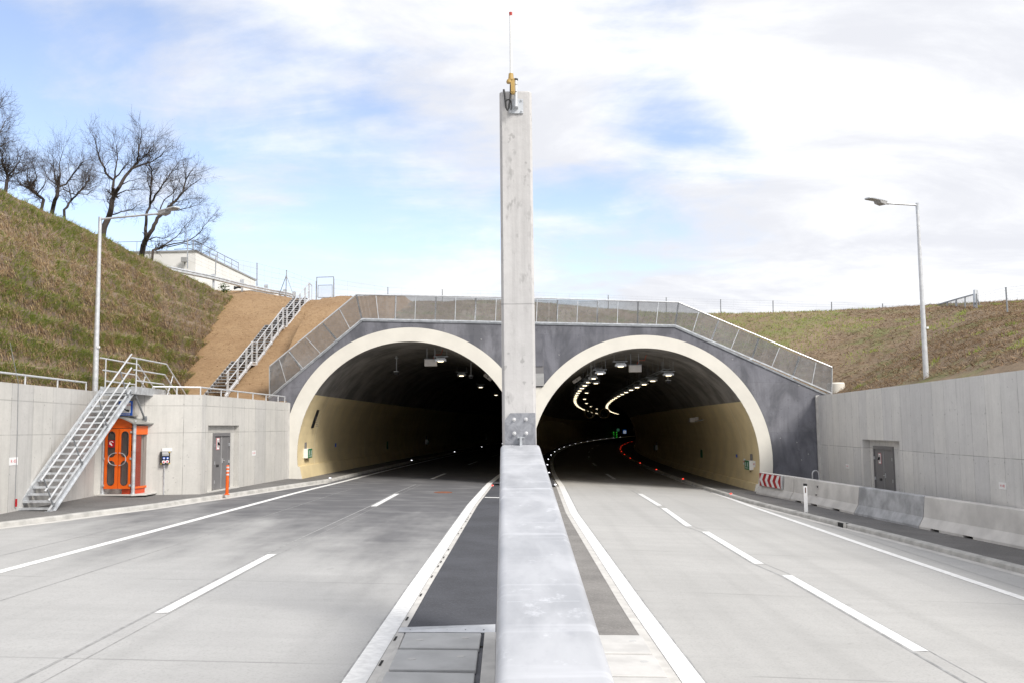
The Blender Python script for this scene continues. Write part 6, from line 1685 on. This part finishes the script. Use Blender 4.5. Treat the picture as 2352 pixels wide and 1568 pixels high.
for zx, zy in ((205, 530), (655, 615), (1035, 695), (1330, 770), (1475, 805)):
    u, v = ZB(zx, zy); y = 58.5+(u-463.7)/(672-463.7)*6.9; p = P(u, v, y)
    m_ = MB(); m_.box((p.x, p.y+.12, (p.z+10.9)/2), (.12, .10, p.z-10.9)); m_.box((p.x, p.y+.03, p.z-.22), (.26, .1, .36)); build('post', m_, M('galv'), gr_)
# parked white car, mostly hidden by the soil ridge
ca_p = V((P(590, 668, 67).x, 67.5, 11.2)); zc_t = P(590, 664.5, 67).z
hc = zc_t-11.2
car = thing('parked_car', 'white parked car half hidden behind the soil ridge and crash barrier', 'car', ca_p)
def cb_(name, pts2, w, mat, par=None, **k):
    m_ = MB(); m_.prism([ca_p+V((x, -w/2, z)) for x, z in pts2], (0, w, 0)); return build(name, m_, M(mat), par or car, **k)
H = hc/1.46
bd_ = cb_('body', [(-2.1, .25), (-2.15, .75*H), (-1.9, .92*H), (-1.05, .95*H), (-.6, 1.40*H), (-.3, 1.46*H), (.7, 1.46*H), (1.1, 1.40*H), (1.85, .98*H), (2.1, .9*H), (2.15, .3), (2.0, .22)], 1.75, 'car_paint', bevel=.06)
for x0, x1, x2, x3 in ((-.93, -.52, .05, .05), (.12, .12, .95, 1.55)):
    cb_('side_window', [(x0, .98*H), (x1, 1.36*H), (x2, 1.38*H), (x3, .98*H)], 1.77, 'panel_grey')
m_ = MB(); m_.prism([ca_p+V((-1.06, -.72, .97*H)), ca_p+V((-1.06, .72, .97*H)), ca_p+V((-.63, .62, 1.39*H)), ca_p+V((-.63, -.62, 1.39*H))], (-.012, 0, .012)); build('windscreen', m_, M('black'), car)
m_ = MB(); m_.prism([ca_p+V((1.14, -.62, 1.385*H)), ca_p+V((1.14, .62, 1.385*H)), ca_p+V((1.84, .7, 1.0*H)), ca_p+V((1.84, -.7, 1.0*H))], (.012, 0, .012)); build('rear_window', m_, M('black'), car)
for x in (-1.35, 1.35):
    for y in (-.8, .8):
        m_ = MB(); m_.lathe(ca_p+V((x, y-.1, .32)), [(.32, -.1), (.32, .1)], 18, Matrix.Rotation(pi/2, 3, 'X')); wh = build('wheel', m_, M('rubber'), car)
for y in (-.92, .92): m_ = MB(); m_.box(ca_p+V((-.75, y, 1.0*H)), (.14, .2, .13)); build('mirror', m_, M('car_paint'), car, bevel=.03)
q = P(*ZB(1168, 850), 66); q.z = 11.1; cn = thing('traffic_cone', 'tiny red traffic cone beside the white car', 'cone', q)
m_ = MB(); m_.lathe(q, [(.17, .02), (.03, .62)], 12); build('cone', m_, M('orange_post'), cn); m_ = MB(); m_.box(q+V((0, 0, .01)), (.4, .4, .03)); build('base', m_, M('rubber'), cn)
q = P(*ZB(640, 748), 66); blk = thing('folded_tool', 'small black tool lying beside a crash barrier post', 'tool', q); m_ = MB(); m_.bar(q+V((-.5, 0, -.1)), q+V((.3, 0, .25)), .12, .12); m_.bar(q+V((-.5, 0, .05)), q+V((.1, 0, -.05)), .08, .1); build('arm', m_, M('black'), blk)
def wire_fence(label, posts, braces=(), wires=6, r=.007, vert=.45):
    t = thing('wire_fence', label, 'fence', posts[0][0], 'wire fences on the hilltop')
    for b, tp_ in posts: m_ = MB(); m_.tube(b-V((0, 0, .5)), tp_, .038, n=6); build('post', m_, M('galv_dark'), t, smooth=40)
    for a, b in braces: m_ = MB(); m_.tube(a, b, .03, n=6); build('brace', m_, M('galv_dark'), t, smooth=40)
    m_ = MB()
    for (b0_, t0), (b1_, t1) in zip(posts, posts[1:]):
        for i in range(wires):
            k_ = .04+.94*i/(wires-1); m_.path([b0_.lerp(t0, k_), b0_.lerp(t0, k_).lerp(b1_.lerp(t1, k_), .5)-V((0, 0, .02)), b1_.lerp(t1, k_)], r*.55, 3, False)
        n_ = int((b1_-b0_).length/vert)
        for i in range(1, n_): m_.path([b0_.lerp(b1_, i/n_), t0.lerp(t1, i/n_)], r*.35, 3, False)
    build('wire_mesh', m_, M('galv_dark'), t)
    return t
def fp_(ub, vb, vt, Y, ut=None): return (P(ub, vb, Y), P(ut if ut is not None else ub, vt, Y))
yy = 63
wire_fence('wire fence before the white building, with a braced post beside the slope stair', [fp_(431, 600, 548, 60), fp_(ZB(243, 0)[0], 625, ZB(0, 240)[1], 61.5, ZB(250, 0)[0]), fp_(ZB(895, 0)[0], ZB(0, 800)[1], ZB(0, 362)[1], 63), fp_(ZB(1345, 0)[0], ZB(0, 885)[1], ZB(0, 475)[1], 64, ZB(1358, 0)[0]), fp_(ZB(1824, 0)[0], ZB(0, 905)[1], ZB(0, 648)[1], 65)],
    [(P(*ZB(1238, 870), 64), P(*ZB(1352, 565), 64)), (P(*ZB(1460, 850), 64), P(*ZB(1362, 570), 64))])
wire_fence('thin wire fence running over the hilltop above the tunnel mouths', [fp_(767, 686, 641, 65), fp_(891, 691, 660, 66), fp_(1016, 694, 665, 66), fp_(1190, 696, 670, 67), fp_(1397, 700, 678, 67), fp_(*[Z6(113, 0)[0]], Z6(0, 140)[1], Z6(0, 70)[1], 67), fp_(Z6(492, 0)[0], Z6(0, 150)[1], Z6(0, 84)[1], 67), fp_(Z6(857, 0)[0], Z6(0, 165)[1], Z6(0, 92)[1], 67), fp_(Z6(1265, 0)[0], Z6(0, 172)[1], Z6(0, 102)[1], 66), fp_(ZR1(545, 0)[0], ZR1(0, 320)[1], ZR1(0, 272)[1], 64), fp_(ZG(322, 0)[0], ZG(0, 690)[1], ZG(0, 580)[1], 60)], wires=5, vert=.9)
wire_fence('wire fence climbing the bank beyond the mesh gate', [fp_(ZG(1222, 0)[0], ZG(0, 610)[1], ZG(0, 330)[1], 52), fp_(ZG(1945, 0)[0], ZG(0, 530)[1], ZG(0, 175)[1], 45, ZG(1920, 0)[0]), fp_(2420, 680, 646, 40)], [(P(*ZG(1300, 595), 52), P(*ZG(1232, 440), 52))], wires=6, vert=1.2)
# double mesh gate on the bank crest
gt = thing('mesh_gate', 'double mesh gate in a grey frame on the crest of the bank', 'gate', P(*ZG(750, 640), 56))
gY = lambda x: 59.5-(x-322)/(1185-322)*7.0
G = lambda x, y: P(*ZG(x, y), gY(x))
for x0, yb, ytp in ((322, 690, 575), (1187, 610, 330)): m_ = MB(); m_.bar(G(x0, yb)-V((0, 0, .5)), G(x0, ytp), .15, .15, (0, 1, 0)); build('gate_post', m_, M('galv_dark'), gt)
for x0, x1, y0, y1, b0_, b1_ in ((335, 735, 582, 462, 690, 650), (748, 1168, 458, 345, 650, 612)):
    m_ = MB(); m_.bar(G(x0, y0), G(x1, y1), .07, .07); m_.bar(G(x0, b0_)-V((0, 0, .15)), G(x1, b1_)-V((0, 0, .15)), .06, .06)
    for k_ in (0, .5, 1): a = G(x0, b0_).lerp(G(x1, b1_), k_)-V((0, 0, .15)); b = G(x0, y0).lerp(G(x1, y1), k_); m_.bar(a, b, .06, .06, (0, 1, 0))
    lf = build('gate_leaf', m_, M('galv_dark'), gt); m_ = MB()
    for i in range(14): k_ = (i+.5)/14; m_.path([G(x0, b0_).lerp(G(x0, y0), k_), G(x1, b1_).lerp(G(x1, y1), k_)], .008, 3, False)
    build('wire_mesh', m_, M('galv_dark'), lf)
m_ = MB(); q = G(1212, 390); m_.box(q, (.2, .2, .75)); build('lock_box', m_, M('galv'), gt)
# small gate frame by the slope stair
gf = thing('gate_frame', 'tall empty gate frame with a small mesh gate at the top of the earth slope', 'gate', P(*ZB(1960, 900), 64)); yg = 64
Q = lambda x, y: P(*ZB(x, y), yg)
m_ = MB(); m_.path([Q(1826, 925), Q(1832, 588), Q(2095, 580), Q(2093, 925)], .038, 6); build('frame', m_, M('galv_dark'), gf)
m_ = MB(); m_.path([Q(1848, 905), Q(1853, 714), Q(2073, 708), Q(2073, 905), Q(1848, 905)], .028, 6); lf = build('gate_leaf', m_, M('galv_dark'), gf)
m_ = MB()
for i in range(1, 12): m_.path([Q(1848, 905).lerp(Q(1853, 714), i/12), Q(2073, 905).lerp(Q(2073, 708), i/12)], .006, 3, False); m_.path([Q(1848, 905).lerp(Q(2073, 905), i/12), Q(1853, 714).lerp(Q(2073, 708), i/12)], .006, 3, False)
build('wire_mesh', m_, M('galv'), lf)
# ------------------------------------------------------------------ slope stair
ss = thing('slope_stair', 'long steel stair running straight up the bare earth slope', 'stair', (-14.3, 44.2, 4.0))
yl = [44.3, 48.2, 48.9, 53.8, 54.5, 59.6]; zf = [4.12]; 
zl = [4.45, 6.35, 6.35, 8.85, 8.85, 11.25]
def zst(y):
    for i in range(5):
        if yl[i] <= y <= yl[i+1]: return lerp(zl[i], zl[i+1], (y-yl[i])/(yl[i+1]-yl[i]))
    return zl[0] if y < yl[0] else zl[-1]
xst = lambda y: lerp(-14.62, -14.12, (y-44.3)/15.3); WS = .95
z = 4.12+.19; step = .19
for i in (0, 2, 4):
    n_ = int(round((zl[i+1]-zl[i])/.185))
    for k_ in range(n_+1):
        y = lerp(yl[i], yl[i+1], (k_+.5)/(n_+1)); z = lerp(zl[i], zl[i+1], (k_+1)/(n_+1))
        m_ = MB(); m_.box((xst(y), y+.05, z), (WS, .34, .035)); m_.box((xst(y), y-.11, z+.004), (WS, .03, .05)); build('tread', m_, M('tread'), ss)
for i in (1, 3):
    m_ = MB(); y = (yl[i]+yl[i+1])/2; m_.box((xst(y), y, zl[i]+.01), (WS, .72, .04)); build('landing', m_, M('tread'), ss)
for sx in (-1, 1):
    m_ = MB(); m_.path([V((xst(y)+sx*(WS/2+.03), y, zst(y)-.02)) for y in yl], .05, 4)
    for a, b in zip(yl, yl[1:]): m_.bar((xst(a)+sx*(WS/2+.03), a, zst(a)-.06), (xst(b)+sx*(WS/2+.03), b, zst(b)-.06), .03, .22)
    build('stringer', m_, M('galv_bright'), ss)
rx = lambda y: xst(y)+WS/2+.06
for h in (1.05, .55):
    m_ = MB(); m_.path([V((rx(y), y, zst(y)+h)) for y in yl]+([V((rx(59.9), 60.4, zst(60)+h-.05)), V((rx(59.9), 60.4, zst(60)+.0))] if h > 1 else []), .03, 8); build('rail', m_, M('galv_bright'), ss, smooth=40)
for y in (44.6, 46.0, 47.3, 48.2, 49.0, 50.3, 51.6, 52.8, 53.8, 54.6, 56.0, 57.4, 58.6, 59.6):
    m_ = MB(); m_.box((rx(y), y, zst(y)+.45), (.10, .05, 1.25)); build('railing_post', m_, M('galv_bright'), ss)
